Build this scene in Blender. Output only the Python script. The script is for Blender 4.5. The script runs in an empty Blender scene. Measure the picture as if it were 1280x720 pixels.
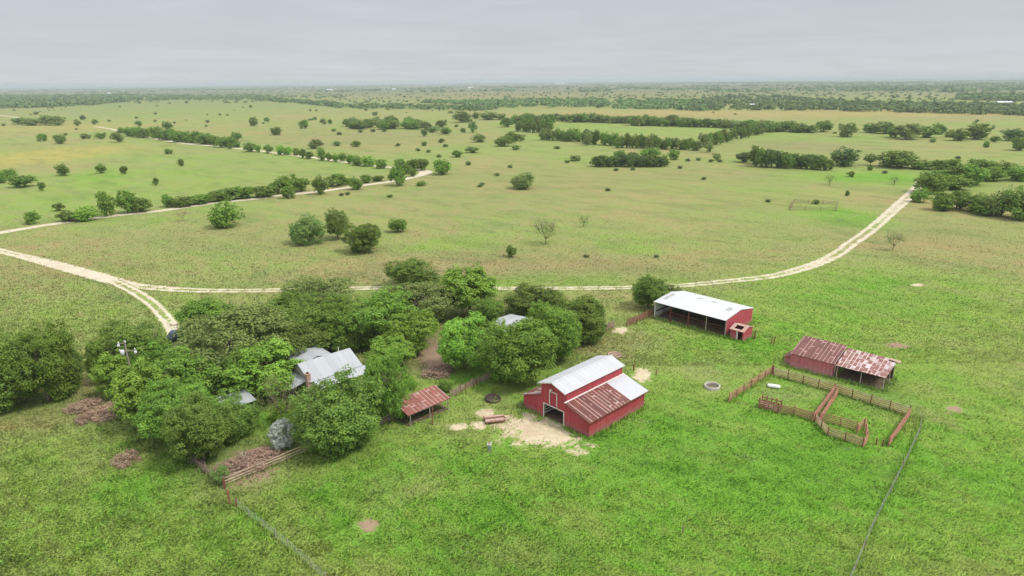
import bpy, bmesh, math, random
import numpy as np
from mathutils import Vector, Matrix

S = bpy.context.scene
C = S.collection
PI = math.pi

# ------------------------------------------------------------------ camera
F, CH, HY, ROLL = 810.0, 46.0, 101.5, math.radians(0.58)     # pixels of a 1280 wide frame, metres
PITCH = math.atan((360 - HY) / F)
fw = np.array([0, math.cos(PITCH), -math.sin(PITCH)]); rt = np.array([1.0, 0, 0]); up = np.cross(rt, fw)
RT = rt * math.cos(ROLL) - up * math.sin(ROLL); UP = rt * math.sin(ROLL) + up * math.cos(ROLL); FW = fw
cam = bpy.data.cameras.new('camera'); co = bpy.data.objects.new('camera', cam); C.objects.link(co)
co.matrix_world = Matrix(((RT[0], UP[0], -FW[0], 0), (RT[1], UP[1], -FW[1], 0), (RT[2], UP[2], -FW[2], CH), (0, 0, 0, 1)))
cam.sensor_width = 36; cam.lens = 36 * F / 1280; cam.clip_start = 0.5; cam.clip_end = 80000
S.camera = co

def G(px, py, z=0.0):
    """the place in the world, at height z, of a spot surveyed in the photograph"""
    d = RT * (px - 640) / F + UP * (360 - py) / F + FW
    t = (z - CH) / d[2]
    return np.array([d[0] * t, d[1] * t, z])
def depth(p):
    return float((np.array(p) - np.array([0, 0, CH])) @ FW)

# ------------------------------------------------------------------ sky, sun, exposure
SUN_EL, SUN_AZ = math.radians(56), math.atan2(0.93, -0.36)     # azimuth measured from +Y towards +X
w = bpy.data.worlds.new('World'); S.world = w; w.use_nodes = True
nt = w.node_tree; nt.nodes.clear()
def nd(nt, t, **k):
    n = nt.nodes.new(t)
    for a, b in k.items(): setattr(n, a, b)
    return n
def mth(nt, op, a, b=None, c=None, clamp=False):
    n = nd(nt, 'ShaderNodeMath', operation=op); n.use_clamp = clamp
    for i, v in enumerate((a, b, c)):
        if v is None: continue
        if isinstance(v, (int, float)): n.inputs[i].default_value = v
        else: nt.links.new(v, n.inputs[i])
    return n.outputs[0]
def mixc(nt, fac, a, b, blend='MIX'):
    n = nd(nt, 'ShaderNodeMix', data_type='RGBA', blend_type=blend)
    for s, v in ((n.inputs[0], fac), (n.inputs[6], a), (n.inputs[7], b)):
        if isinstance(v, (int, float)): s.default_value = v
        elif isinstance(v, tuple): s.default_value = (*v[:3], 1)
        else: nt.links.new(v, s)
    return n.outputs[2]
def noise(nt, vec, scale, detail=3, rough=0.55, dist=0.0):
    n = nd(nt, 'ShaderNodeTexNoise'); n.inputs['Scale'].default_value = scale
    n.inputs['Detail'].default_value = detail; n.inputs['Roughness'].default_value = rough; n.inputs['Distortion'].default_value = dist
    if vec is not None: nt.links.new(vec, n.inputs['Vector'])
    return n.outputs['Fac']
def ramp(nt, fac, stops):
    n = nd(nt, 'ShaderNodeValToRGB'); nt.links.new(fac, n.inputs[0])
    e = n.color_ramp.elements
    while len(e) < len(stops): e.new(0.5)
    for i, (p, c) in enumerate(stops):
        e[i].position = p; e[i].color = (*c, 1) if isinstance(c, tuple) else (c, c, c, 1)
    return n.outputs[0]
def vmul(nt, vec, s):
    n = nd(nt, 'ShaderNodeVectorMath', operation='MULTIPLY'); nt.links.new(vec, n.inputs[0]); n.inputs[1].default_value = s
    return n.outputs[0]

sky = nd(nt, 'ShaderNodeTexSky', sky_type='NISHITA'); sky.sun_disc = False
sky.sun_elevation = SUN_EL; sky.sun_rotation = SUN_AZ
tc = nd(nt, 'ShaderNodeTexCoord'); sx = nd(nt, 'ShaderNodeSeparateXYZ'); nt.links.new(tc.outputs['Generated'], sx.inputs[0])
zc = mth(nt, 'MAXIMUM', sx.outputs['Z'], 0.0)
# cloud layer seen as a flat deck: coordinates of the direction on a plane overhead
den = mth(nt, 'ADD', zc, 0.05)
cx = nd(nt, 'ShaderNodeCombineXYZ'); nt.links.new(mth(nt, 'DIVIDE', sx.outputs['X'], den), cx.inputs[0]); nt.links.new(mth(nt, 'DIVIDE', sx.outputs['Y'], den), cx.inputs[1])
cl = noise(nt, vmul(nt, cx.outputs[0], (0.20, 0.22, 1)), 1.0, 4, 0.5, 0.8)
cl2 = noise(nt, vmul(nt, cx.outputs[0], (0.6, 0.6, 1)), 1.0, 5, 0.55, 0.8)
cm = mth(nt, 'ADD', mth(nt, 'MULTIPLY', cl, 0.5), mth(nt, 'MULTIPLY', cl2, 0.5))
cv = ramp(nt, cm, [(0.34, 0.83), (0.5, 0.88), (0.66, 0.95)])
grad = ramp(nt, zc, [(0.0, (.325, .345, .365)), (0.05, (.300, .318, .346)), (0.14, (.292, .302, .330)), (0.25, (.43, .44, .47)), (1.0, (.86, .86, .88))])
cloud = vmul(nt, mixc(nt, 1.0, grad, cv, 'MULTIPLY'), (11, 11, 11))     # radiance in sky-texture units
mx = mixc(nt, 0.90, sky.outputs[0], cloud)
bg = nd(nt, 'ShaderNodeBackground'); bg.inputs['Strength'].default_value = 0.10
nt.links.new(mx, bg.inputs['Color']); wo = nd(nt, 'ShaderNodeOutputWorld'); nt.links.new(bg.outputs[0], wo.inputs['Surface'])

sun = bpy.data.lights.new('sun', 'SUN'); sun.energy = 1.5; sun.angle = math.radians(12); sun.color = (1.0, 0.96, 0.88)
so = bpy.data.objects.new('sun', sun); C.objects.link(so)
sd = Vector((math.sin(SUN_AZ) * math.cos(SUN_EL), math.cos(SUN_AZ) * math.cos(SUN_EL), math.sin(SUN_EL)))
so.rotation_euler = sd.to_track_quat('Z', 'Y').to_euler(); so.location = (0, 0, 200)
vs = S.view_settings; vs.view_transform = 'Standard'; vs.look = 'None'; vs.gamma = 1; vs.exposure = 0.92; vs.use_curve_mapping = False
S.render.engine = 'CYCLES'; S.cycles.max_bounces = 6; S.cycles.volume_bounces = 1; S.cycles.transparent_max_bounces = 8

# ------------------------------------------------------------------ helpers: tags, meshes
def tag(o, label=None, cat=None, group=None, kind=None):
    for k, v in (('label', label), ('category', cat), ('group', group), ('kind', kind)):
        if v: o[k] = v
    return o
def thing(name, label, cat, loc=(0, 0, 0), rz=0.0, group=None):
    o = bpy.data.objects.new(name, None); C.objects.link(o); o.empty_display_size = 0.3
    o.location = loc; o.rotation_euler = (0, 0, rz)
    return tag(o, label, cat, group)

class MB:
    def __init__(s): s.v = []; s.f = []
    def poly(s, pts): n = len(s.v); s.v += [tuple(p) for p in pts]; s.f.append(list(range(n, n + len(pts)))); return s
    def prism(s, pts, vec):
        n = len(s.v); k = len(pts); vec = Vector(vec)
        s.v += [tuple(p) for p in pts] + [tuple(Vector(p) + vec) for p in pts]
        s.f.append(list(range(n, n + k))[::-1]); s.f.append(list(range(n + k, n + 2 * k)))
        for i in range(k): j = (i + 1) % k; s.f.append([n + i, n + j, n + k + j, n + k + i])
        return s
    def box(s, a, b):
        return s.prism([(a[0], a[1], a[2]), (b[0], a[1], a[2]), (b[0], b[1], a[2]), (a[0], b[1], a[2])], (0, 0, b[2] - a[2]))
    def tube(s, p, q, r0, r1=None, n=6):
        r1 = r0 if r1 is None else r1; p = Vector(p); q = Vector(q); d = (q - p).normalized()
        a = d.orthogonal().normalized(); b = d.cross(a); k = len(s.v)
        for c, r in ((p, r0), (q, r1)):
            for i in range(n): t = 2 * PI * i / n; s.v.append(tuple(c + a * math.cos(t) * r + b * math.sin(t) * r))
        for i in range(n): j = (i + 1) % n; s.f.append([k + i, k + j, k + n + j, k + n + i])
        s.f.append([k + i for i in range(n)][::-1]); s.f.append([k + n + i for i in range(n)])
        return s
    def bar(s, p, q, w, h):
        p = Vector(p); q = Vector(q); d = (q - p).normalized(); a = Vector((-d.y, d.x, 0))
        a = a.normalized() if a.length > 1e-4 else Vector((1, 0, 0)); b = d.cross(a)
        return s.prism([p - a * w / 2 - b * h / 2, p + a * w / 2 - b * h / 2, p + a * w / 2 + b * h / 2, p - a * w / 2 + b * h / 2], q - p)
    def lathe(s, prof, c=(0, 0, 0), n=20, rng=None, jit=0.0):
        k = len(s.v)
        for (r, z) in prof:
            for i in range(n):
                t = 2 * PI * i / n; rr = r * (1 + (rng.uniform(-jit, jit) if rng else 0)); s.v.append((c[0] + rr * math.cos(t), c[1] + rr * math.sin(t), c[2] + z))
        for a in range(len(prof) - 1):
            for i in range(n): j = (i + 1) % n; s.f.append([k + a * n + i, k + a * n + j, k + (a + 1) * n + j, k + (a + 1) * n + i])
        return s
    def mesh(s, name, mat, smooth=False):
        m = bpy.data.meshes.new(name); m.from_pydata(s.v, [], s.f); m.update()
        bm = bmesh.new(); bm.from_mesh(m); bmesh.ops.recalc_face_normals(bm, faces=bm.faces); bm.to_mesh(m); bm.free()
        if mat: m.materials.append(mat)
        if smooth: m.polygons.foreach_set('use_smooth', [True] * len(m.polygons))
        return m
    def build(s, name, mat, parent=None, smooth=False, label=None):
        o = bpy.data.objects.new(name, s.mesh(name, mat, smooth)); C.objects.link(o)
        if parent: o.parent = parent
        if label: o['label'] = label
        return o
def linkcopy(o, parent=None):
    c = o.copy(); C.objects.link(c)
    if parent: c.parent = parent
    return c

# ------------------------------------------------------------------ materials
def mat(name):
    m = bpy.data.materials.new(name); m.use_nodes = True; t = m.node_tree; t.nodes.clear()
    b = nd(t, 'ShaderNodeBsdfPrincipled'); o = nd(t, 'ShaderNodeOutputMaterial'); t.links.new(b.outputs[0], o.inputs['Surface'])
    return m, t, b
def setb(t, b, col=None, rough=0.8, metal=0.0, spec=0.3):
    if isinstance(col, tuple): b.inputs['Base Color'].default_value = (*col, 1)
    elif col is not None: t.links.new(col, b.inputs['Base Color'])
    b.inputs['Roughness'].default_value = rough; b.inputs['Metallic'].default_value = metal
    b.inputs['Specular IOR Level'].default_value = spec
def bump(t, b, h, dist, strength=1.0):
    n = nd(t, 'ShaderNodeBump'); n.inputs['Distance'].default_value = dist; n.inputs['Strength'].default_value = strength
    t.links.new(h, n.inputs['Height']); t.links.new(n.outputs[0], b.inputs['Normal'])
def objco(t):
    return nd(t, 'ShaderNodeTexCoord').outputs['Object']
def worldco(t):
    return nd(t, 'ShaderNodeNewGeometry').outputs['Position']
def plain(name, c0, c1, scale=3.0, rough=0.85, spec=0.25, stretch=(1, 1, 1), world=False):
    m, t, b = mat(name); v = vmul(t, worldco(t) if world else objco(t), stretch)
    n = noise(t, v, scale, 4, 0.6)
    setb(t, b, mixc(t, ramp(t, n, [(0.3, 0.0), (0.7, 1.0)]), c0, c1), rough, 0, spec)
    return m
def boards(name, c0, c1, dirt, pitch=0.28, dirtamt=0.5):
    """painted vertical boards; works on walls along local x or y"""
    m, t, b = mat(name); v = objco(t); s = nd(t, 'ShaderNodeSeparateXYZ'); t.links.new(v, s.inputs[0])
    u = mth(t, 'DIVIDE', mth(t, 'ADD', s.outputs['X'], s.outputs['Y']), pitch)
    fl = mth(t, 'FLOOR', u); fr = mth(t, 'FRACT', u)
    wn = nd(t, 'ShaderNodeTexWhiteNoise', noise_dimensions='1D'); t.links.new(fl, wn.inputs['W'])
    streak = noise(t, vmul(t, v, (3.5, 3.5, 0.5)), 1.0, 4, 0.65)
    wear = noise(t, v, 0.55, 5, 0.65)
    col = mixc(t, mth(t, 'ADD', mth(t, 'MULTIPLY', wn.outputs['Value'], 0.45), mth(t, 'MULTIPLY', streak, 0.6), clamp=True), c0, c1)
    low = ramp(t, mth(t, 'ADD', mth(t, 'MULTIPLY', s.outputs['Z'], 0.9), mth(t, 'MULTIPLY', streak, -1.0)), [(0.0, 1.0), (0.45, 0.0)])
    col = mixc(t, mth(t, 'MULTIPLY', low, 0.55), col, dirt)
    col = mixc(t, mth(t, 'MULTIPLY', ramp(t, wear, [(0.52, 0.0), (0.72, 1.0)]), dirtamt), col, dirt)
    gap = ramp(t, fr, [(0.0, 0.0), (0.09, 1.0), (0.91, 1.0), (1.0, 0.0)])
    col = mixc(t, gap, mixc(t, 0.6, col, (0.03, 0.012, 0.01)), col)
    setb(t, b, col, 0.75, 0, 0.3); bump(t, b, gap, 0.02)
    return m
def sheets(name, pale, mid, dark, rust, wid=0.66, ln=2.4, along='X', seam=0.0, seamcol=None, split=None, patches=0.0, newcol=(0.62, 0.63, 0.64), scale=1.0):
    """corrugated roofing sheets; ribs run across `along` (the ridge direction)"""
    m, t, b = mat(name); v = objco(t); s = nd(t, 'ShaderNodeSeparateXYZ'); t.links.new(v, s.inputs[0])
    A, B = (s.outputs['X'], s.outputs['Y']) if along == 'X' else (s.outputs['Y'], s.outputs['X'])
    ua = mth(t, 'DIVIDE', A, wid); fa = mth(t, 'FLOOR', ua)
    off = nd(t, 'ShaderNodeTexWhiteNoise', noise_dimensions='1D'); t.links.new(fa, off.inputs['W'])
    ub = mth(t, 'ADD', mth(t, 'DIVIDE', B, ln), mth(t, 'MULTIPLY', off.outputs['Value'], 0.35)); fb = mth(t, 'FLOOR', ub)
    cb = nd(t, 'ShaderNodeCombineXYZ'); t.links.new(fa, cb.inputs[0]); t.links.new(fb, cb.inputs[1])
    wn = nd(t, 'ShaderNodeTexWhiteNoise', noise_dimensions='3D'); t.links.new(cb.outputs[0], wn.inputs['Vector'])
    st = (1.0, 6.0, 1.0) if along == 'Y' else (6.0, 1.0, 1.0)
    n1 = noise(t, vmul(t, v, st), 0.8, 5, 0.65); n2 = noise(t, v, 1.1, 5, 0.7)
    r = mth(t, 'ADD', mth(t, 'MULTIPLY', wn.outputs['Value'], 0.55), mth(t, 'MULTIPLY', mth(t, 'ADD', n1, mth(t, 'MULTIPLY', n2, 0.6)), 0.5))
    # r about 0.2..1.1; below `rust` the sheet is rusty
    lo = 0.95 - rust * 0.75
    f = ramp(t, r, [(max(0, lo - 0.09), 0.0), (min(1, lo + 0.09), 1.0)])
    rustc = mixc(t, mth(t, 'MULTIPLY', mth(t, 'ADD', n1, wn.outputs['Value']), 0.6, clamp=True), dark, mid)
    col = mixc(t, f, pale, rustc)
    if seam:
        fr = mth(t, 'FRACT', ua); ln_ = ramp(t, fr, [(0.0, 1.0), (seam, 1.0), (seam + 0.03, 0.0), (1.0, 0.0)])
        brk = ramp(t, mth(t, 'ADD', noise(t, vmul(t, v, (0.7, 0.7, 0.7)), 1.0, 2), mth(t, 'MULTIPLY', off.outputs['Value'], 0.35)), [(0.58, 0.0), (0.64, 1.0)])
        col = mixc(t, mth(t, 'MULTIPLY', ln_, brk), col, seamcol or pale)
    if patches:
        fb2 = mth(t, 'FRACT', ub); ln2 = ramp(t, fb2, [(0.0, 1.0), (0.07, 1.0), (0.1, 0.0)])
        w2 = ramp(t, wn.outputs['Value'], [(1 - patches - 0.01, 0.0), (1 - patches, 1.0)])
        col = mixc(t, mth(t, 'MULTIPLY', ln2, w2), col, seamcol or pale)
    if split:   # sheets renewed beyond a line
        nw = mth(t, 'GREATER_THAN', mth(t, 'ADD', A, mth(t, 'MULTIPLY', B, 0.0)), split)
        col = mixc(t, nw, col, mixc(t, mth(t, 'MULTIPLY', n2, 0.5), newcol, tuple(c * 0.8 for c in newcol)))
    setb(t, b, col, 0.55, 0, 0.4)
    wv = mth(t, 'SINE', mth(t, 'MULTIPLY', A, 2 * PI / 0.15)); bump(t, b, wv, 0.012)
    return m
def tin(name, col, col2, along='X', wid=0.9):
    m, t, b = mat(name); v = objco(t); s = nd(t, 'ShaderNodeSeparateXYZ'); t.links.new(v, s.inputs[0])
    A = s.outputs['X'] if along == 'X' else s.outputs['Y']
    ua = mth(t, 'DIVIDE', A, wid); wn = nd(t, 'ShaderNodeTexWhiteNoise', noise_dimensions='1D'); t.links.new(mth(t, 'FLOOR', ua), wn.inputs['W'])
    st = (0.5, 3.0, 1.0) if along == 'Y' else (3.0, 0.5, 1.0)
    n1 = noise(t, vmul(t, v, st), 1.0, 5, 0.65)
    k = mth(t, 'ADD', mth(t, 'MULTIPLY', wn.outputs['Value'], 0.5), mth(t, 'MULTIPLY', n1, 0.7), clamp=True)
    c = mixc(t, k, col, col2)
    line = ramp(t, mth(t, 'FRACT', ua), [(0.0, 0.0), (0.05, 1.0), (0.95, 1.0), (1.0, 0.0)])
    c = mixc(t, line, mixc(t, 0.35, c, (0.2, 0.2, 0.2)), c)
    setb(t, b, c, 0.5, 0, 0.4); bump(t, b, mth(t, 'SINE', mth(t, 'MULTIPLY', A, 2 * PI / 0.2)), 0.012)
    return m

M = {}
RED0, RED1, DIRT = (0.33, 0.038, 0.050), (0.49, 0.078, 0.098), (0.34, 0.17, 0.15)
M['red'] = boards('barn_red_boards', RED0, RED1, DIRT, 0.3, 0.25)
M['redpale'] = boards('faded_red_boards', (0.42, 0.09, 0.12), (0.58, 0.19, 0.23), (0.50, 0.28, 0.27), 0.3, 0.5)
M['redshed'] = boards('shed_red_panels', (0.38, 0.05, 0.07), (0.52, 0.09, 0.12), (0.42, 0.18, 0.18), 0.35, 0.3)
M['white_trim'] = plain('white_trim', (0.72, 0.70, 0.66), (0.55, 0.52, 0.48), 3)
M['whitewall'] = plain('white_wall', (0.72, 0.73, 0.72), (0.58, 0.58, 0.56), 1.2)
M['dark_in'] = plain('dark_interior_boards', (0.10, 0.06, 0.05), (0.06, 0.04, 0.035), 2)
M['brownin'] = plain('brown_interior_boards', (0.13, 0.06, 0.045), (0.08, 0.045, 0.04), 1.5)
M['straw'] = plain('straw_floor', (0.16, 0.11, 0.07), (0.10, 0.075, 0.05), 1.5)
M['barnroof'] = tin('galvanised_roof', (0.44, 0.45, 0.47), (0.53, 0.54, 0.56), 'Y')
M['leanroof'] = sheets('rusty_lean_roof', (0.42, 0.20, 0.17), (0.20, 0.065, 0.05), (0.10, 0.038, 0.032), 1.0, wid=0.66, ln=2.3, along='Y', seam=0.2, seamcol=(0.46, 0.32, 0.27), split=8.6, patches=0.35, newcol=(0.54, 0.55, 0.58)); 
M['oldroof'] = sheets('old_rusty_roof', (0.50, 0.38, 0.38), (0.24, 0.10, 0.085), (0.13, 0.06, 0.05), 0.6, wid=0.66, ln=1.6, along='Y')
M['redroof'] = sheets('brown_rust_roof', (0.34, 0.20, 0.17), (0.20, 0.07, 0.06), (0.11, 0.04, 0.036), 0.95, wid=0.62, ln=2.0, along='X', seam=0.10, seamcol=(0.50, 0.34, 0.30), patches=0.35)
M['whiteroof'] = tin('white_roof', (0.63, 0.64, 0.65), (0.55, 0.56, 0.57), 'X', 1.1)
M['skylight'] = plain('old_skylight_panel', (0.30, 0.31, 0.30), (0.42, 0.43, 0.42), 4, 0.4)
M['skyback'] = plain('pale_skylight_panel', (0.55, 0.60, 0.58), (0.65, 0.68, 0.67), 4, 0.4)
M['houseroof'] = tin('grey_house_roof', (0.33, 0.35, 0.37), (0.43, 0.45, 0.47), 'X', 1.0)
M['housewall'] = plain('house_siding', (0.55, 0.50, 0.46), (0.42, 0.38, 0.35), 2)
M['brick'] = plain('chimney_brick', (0.52, 0.34, 0.27), (0.38, 0.22, 0.17), 14)
M['brickwall'] = plain('rust_red_wall', (0.24, 0.06, 0.045), (0.14, 0.04, 0.03), 2)
M['postpale'] = plain('pale_grey_post', (0.42, 0.36, 0.31), (0.26, 0.21, 0.18), 2, stretch=(4, 4, .6))
M['postred'] = plain('rusty_red_post', (0.26, 0.085, 0.065), (0.15, 0.05, 0.04), 2, stretch=(4, 4, .6))
M['corral'] = plain('weathered_red_boards', (0.46, 0.21, 0.16), (0.30, 0.14, 0.10), 0.8, stretch=(1, 1, 4), world=True)
M['corraltan'] = plain('bare_tan_boards', (0.62, 0.42, 0.30), (0.40, 0.19, 0.14), 0.35, stretch=(1, 1, 5), world=True)
M['rail'] = plain('pale_wood_rail', (0.60, 0.50, 0.36), (0.34, 0.24, 0.17), 0.6, stretch=(1, 1, 5), world=True)
M['oldwood'] = plain('grey_brown_wood', (0.34, 0.26, 0.21), (0.17, 0.11, 0.085), 1.3, stretch=(1, 1, 5), world=True)
M['pale'] = plain('paling_wood', (0.42, 0.34, 0.28), (0.22, 0.14, 0.11), 1.9, stretch=(3, 3, .3), world=True)
M['palered'] = plain('reddish_paling_wood', (0.36, 0.16, 0.12), (0.20, 0.085, 0.065), 1.4, stretch=(3, 3, .3), world=True)
M['wire'] = plain('grey_wire', (0.40, 0.43, 0.38), (0.26, 0.29, 0.25), 3, 0.5)
M['concrete'] = plain('pale_concrete', (0.50, 0.48, 0.42), (0.36, 0.33, 0.28), 2.5)
M['murk'] = plain('murky_tank_bottom', (0.16, 0.13, 0.09), (0.10, 0.09, 0.06), 2)
M['enamel'] = plain('white_enamel', (0.80, 0.80, 0.78), (0.66, 0.66, 0.62), 2, 0.35)
M['rust'] = plain('rusty_iron', (0.26, 0.10, 0.065), (0.12, 0.055, 0.04), 4)
M['rustpale'] = plain('pale_rusty_drum', (0.52, 0.37, 0.31), (0.34, 0.20, 0.16), 3)
M['darkiron'] = plain('dark_iron', (0.05, 0.04, 0.035), (0.09, 0.06, 0.05), 4)
M['bark'] = plain('bark', (0.13, 0.10, 0.075), (0.24, 0.19, 0.15), 5, stretch=(3, 3, .6))
M['barkpale'] = plain('dead_pale_bark', (0.42, 0.36, 0.28), (0.28, 0.24, 0.19), 5)
M['twig'] = plain('dead_twigs', (0.24, 0.14, 0.10), (0.33, 0.22, 0.16), 1, world=True)
M['pole'] = plain('utility_pole_wood', (0.36, 0.31, 0.26), (0.24, 0.20, 0.17), 3, stretch=(4, 4, .4))
M['porcelain'] = plain('pale_grey_metal', (0.75, 0.76, 0.76), (0.64, 0.65, 0.65), 3, 0.35)
M['skin'] = plain('skin', (0.50, 0.30, 0.22), (0.46, 0.27, 0.19), 8, 0.6)
M['shirt'] = plain('white_shirt', (0.74, 0.76, 0.78), (0.66, 0.69, 0.72), 6)
M['jeans'] = plain('grey_blue_jeans', (0.16, 0.20, 0.26), (0.22, 0.27, 0.33), 8)
M['hat'] = plain('dark_hair', (0.03, 0.025, 0.02), (0.05, 0.04, 0.03), 9)
M['shoe'] = plain('brown_shoe', (0.10, 0.07, 0.05), (0.07, 0.05, 0.04), 9)
M['carpaint'] = plain('dark_blue_paint', (0.025, 0.06, 0.13), (0.03, 0.07, 0.15), 1, 0.3, 0.5)
M['carglass'] = plain('dark_car_glass', (0.02, 0.03, 0.035), (0.03, 0.04, 0.045), 1, 0.12, 0.6)
M['tyre'] = plain('tyre_rubber', (0.02, 0.02, 0.02), (0.03, 0.03, 0.03), 5)
M['rim'] = plain('wheel_rim', (0.45, 0.46, 0.48), (0.35, 0.36, 0.38), 5, 0.35)
M['lamp'] = plain('tail_lamp', (0.35, 0.02, 0.02), (0.25, 0.02, 0.02), 5, 0.3)
M['farwall'] = plain('far_white_walls', (0.78, 0.78, 0.76), (0.66, 0.66, 0.64), 0.05)
M['farroof'] = plain('far_pale_roofs', (0.70, 0.72, 0.74), (0.50, 0.52, 0.54), 0.05)
M['trackstone'] = None

# ------------------------------------------------------------------ the land: colour of the sward as a map of the place
def ell(px, py, rx, ry, amp):
    c = G(px, py); w_ = depth(c); y0 = G(px, max(py - ry, 103.5))[1]; y1 = G(px, py + ry)[1]
    return (c[0], (y0 + y1) / 2, rx * w_ / F, abs(y0 - y1) / 2, amp)
LUSH = [ell(*a) for a in [
    (640, 700, 1000, 240, .55), (1150, 480, 300, 120, .42), (1130, 375, 190, 40, .42), (960, 420, 160, 40, .22), (980, 600, 260, 90, .18), (520, 600, 120, 50, .12),
    (690, 350, 120, 13, .42), (860, 352, 60, 10, .15), (800, 314, 34, 8, .38), (1065, 274, 46, 17, .62), (1085, 223, 80, 9, .5), (580, 303, 45, 10, .35), (905, 300, 120, 12, .15),
    (120, 222, 50, 7, .24), (128, 232, 40, 5, .2), (110, 214, 40, 4, .15), (40, 262, 120, 26, .22), (350, 212, 220, 18, .2), (120, 240, 220, 40, .12), (60, 430, 240, 70, .12), (520, 310, 40, 8, .3), (120, 400, 200, 40, .16), (890, 440, 80, 20, .12),
    (850, 160, 180, 8, .2), (1150, 220, 90, 10, .15), (430, 128, 120, 5, .1), (1200, 238, 80, 12, .2), (300, 525, 40, 14, .5), (570, 470, 40, 10, .45), (250, 640, 200, 60, .1),
    (1260, 560, 120, 120, .12), (640, 330, 300, 18, -.12), (1130, 310, 120, 22, -.2), (700, 395, 60, 20, .15), (230, 190, 200, 12, .1), (950, 142, 400, 5, -.35), (600, 120, 160, 5, -.25),
    (90, 520, 120, 20, -.12), (300, 610, 40, 26, -.3), (740, 430, 60, 26, -.22), (600, 530, 60, 20, -.25), (560, 560, 100, 20, -.1)]]
BROWN = [ell(*a) for a in [
    (430, 345, 200, 9, .28), (640, 333, 160, 14, .38), (770, 336, 120, 12, .3), (720, 222, 300, 14, .34), (1010, 184, 80, 8, .7), (1150, 293, 130, 22, .38), (430, 173, 160, 12, .4),
    (740, 110, 300, 6, .9), (1040, 110, 300, 8, .7), (300, 205, 60, 8, .15), (310, 585, 60, 34, .75), (545, 445, 36, 26, .85), (240, 115, 200, 5, .3), (600, 250, 200, 15, .2), (1200, 440, 60, 30, .1), (480, 610, 40, 22, .3),
    (1160, 515, 40, 10, .3), (1120, 432, 26, 6, .7), (230, 300, 150, 20, .2), (960, 290, 60, 14, .18), (960, 255, 100, 12, .25), (1060, 380, 160, 10, .2), (620, 510, 40, 14, .35), (800, 440, 60, 20, .25), (140, 505, 45, 12, .6), (160, 572, 30, 9, .5), (650, 695, 60, 22, .3)]]
GOLD = [ell(*a) for a in [(60, 194, 80, 12, .95), (70, 160, 110, 5, .6), (30, 200, 60, 10, .5), (640, 115, 200, 5, .3), (820, 139, 160, 4, .5), (1100, 142, 260, 4, .45), (980, 250, 110, 8, .15)]]
def field(L, x, y, base):
    v = np.full(x.shape, base, float)
    for (cx_, cy_, rx, ry, a) in L:
        q = ((x - cx_) / max(rx, 1)) ** 2 + ((y - cy_) / max(ry, 1)) ** 2
        v += a * np.exp(-q ** 1.3)
    return v
def land(x, y):
    r = field(LUSH, x, y, 0.36); g = field(BROWN, x, y, 0.0); b = field(GOLD, x, y, 0.0)
    far = np.clip((np.hypot(x, y) - 2200) / 4000, 0, 1); r = r * (1 - far) + 0.16 * far; g = np.maximum(g, far * .45)
    a = np.clip((np.hypot(x, y) - 1000) / 2600, 0, 1) * .8
    return np.clip(np.stack([r, g, b, a], -1), 0, 1)
def set_attr(me, arr, name='land'):
    a = me.color_attributes.new(name, 'FLOAT_COLOR', 'POINT'); a.data.foreach_set('color', arr.astype(np.float32).ravel())

grp = bpy.data.node_groups.new('sward_colour', 'ShaderNodeTree')
grp.interface.new_socket('Colour', in_out='OUTPUT', socket_type='NodeSocketColor'); grp.interface.new_socket('Height', in_out='OUTPUT', socket_type='NodeSocketFloat')
gt = grp; at = nd(gt, 'ShaderNodeAttribute', attribute_name='land'); sp = nd(gt, 'ShaderNodeSeparateColor'); gt.links.new(at.outputs['Color'], sp.inputs[0])
P_ = nd(gt, 'ShaderNodeNewGeometry').outputs['Position']; P2 = vmul(gt, P_, (1, 1, 0))
# the wind combs the sward towards the lower right
mp = nd(gt, 'ShaderNodeMapping'); gt.links.new(P2, mp.inputs[0]); mp.inputs['Rotation'].default_value = (0, 0, math.radians(38))
def aniso(s): return vmul(gt, mp.outputs[0], s)
n_big = noise(gt, P2, 1 / 70, 4, 0.6, 0.3); n_mid = noise(gt, aniso((1, 1.6, 1)), 1 / 9, 5, 0.62, 0.4); n_sm = noise(gt, aniso((1, 2.2, 1)), 1 / 1.7, 4, 0.65)
n_fi = noise(gt, aniso((1, 2.0, 1)), 1 / 0.42, 3, 0.7); n_xl = noise(gt, P2, 1 / 500, 4, 0.6)
def cen(n, k): return mth(gt, 'MULTIPLY', mth(gt, 'SUBTRACT', n, 0.5), k)
l = mth(gt, 'ADD', sp.outputs[0], cen(n_big, 1.3)); l = mth(gt, 'ADD', l, cen(n_mid, 1.05)); l = mth(gt, 'ADD', l, cen(n_sm, 0.55)); l = mth(gt, 'ADD', l, cen(n_xl, 0.9), clamp=True)
c = ramp(gt, l, [(0.0, (0.36, 0.29, 0.13)), (0.22, (0.305, 0.305, 0.115)), (0.45, (0.265, 0.325, 0.095)), (0.68, (0.245, 0.345, 0.075)), (1.0, (0.165, 0.345, 0.040))])
bn = mth(gt, 'MULTIPLY', sp.outputs[1], ramp(gt, mth(gt, 'ADD', mth(gt, 'MULTIPLY', n_mid, 0.6), mth(gt, 'MULTIPLY', n_big, 0.4)), [(0.32, 0.15), (0.60, 1.0)]), clamp=True)
c = mixc(gt, bn, c, (0.265, 0.215, 0.125))
gn = mth(gt, 'MULTIPLY', sp.outputs[2], ramp(gt, n_mid, [(0.35, 0.2), (0.62, 1.0)]), clamp=True)
c = mixc(gt, gn, c, (0.44, 0.36, 0.10))
# country far off is dotted with scrub too small to tell apart
sb = mth(gt, 'MULTIPLY', at.outputs['Alpha'], ramp(gt, n_xl, [(0.35, 0.55), (0.6, 1.0)]))
c = mixc(gt, sb, c, (0.12, 0.135, 0.075))
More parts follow.
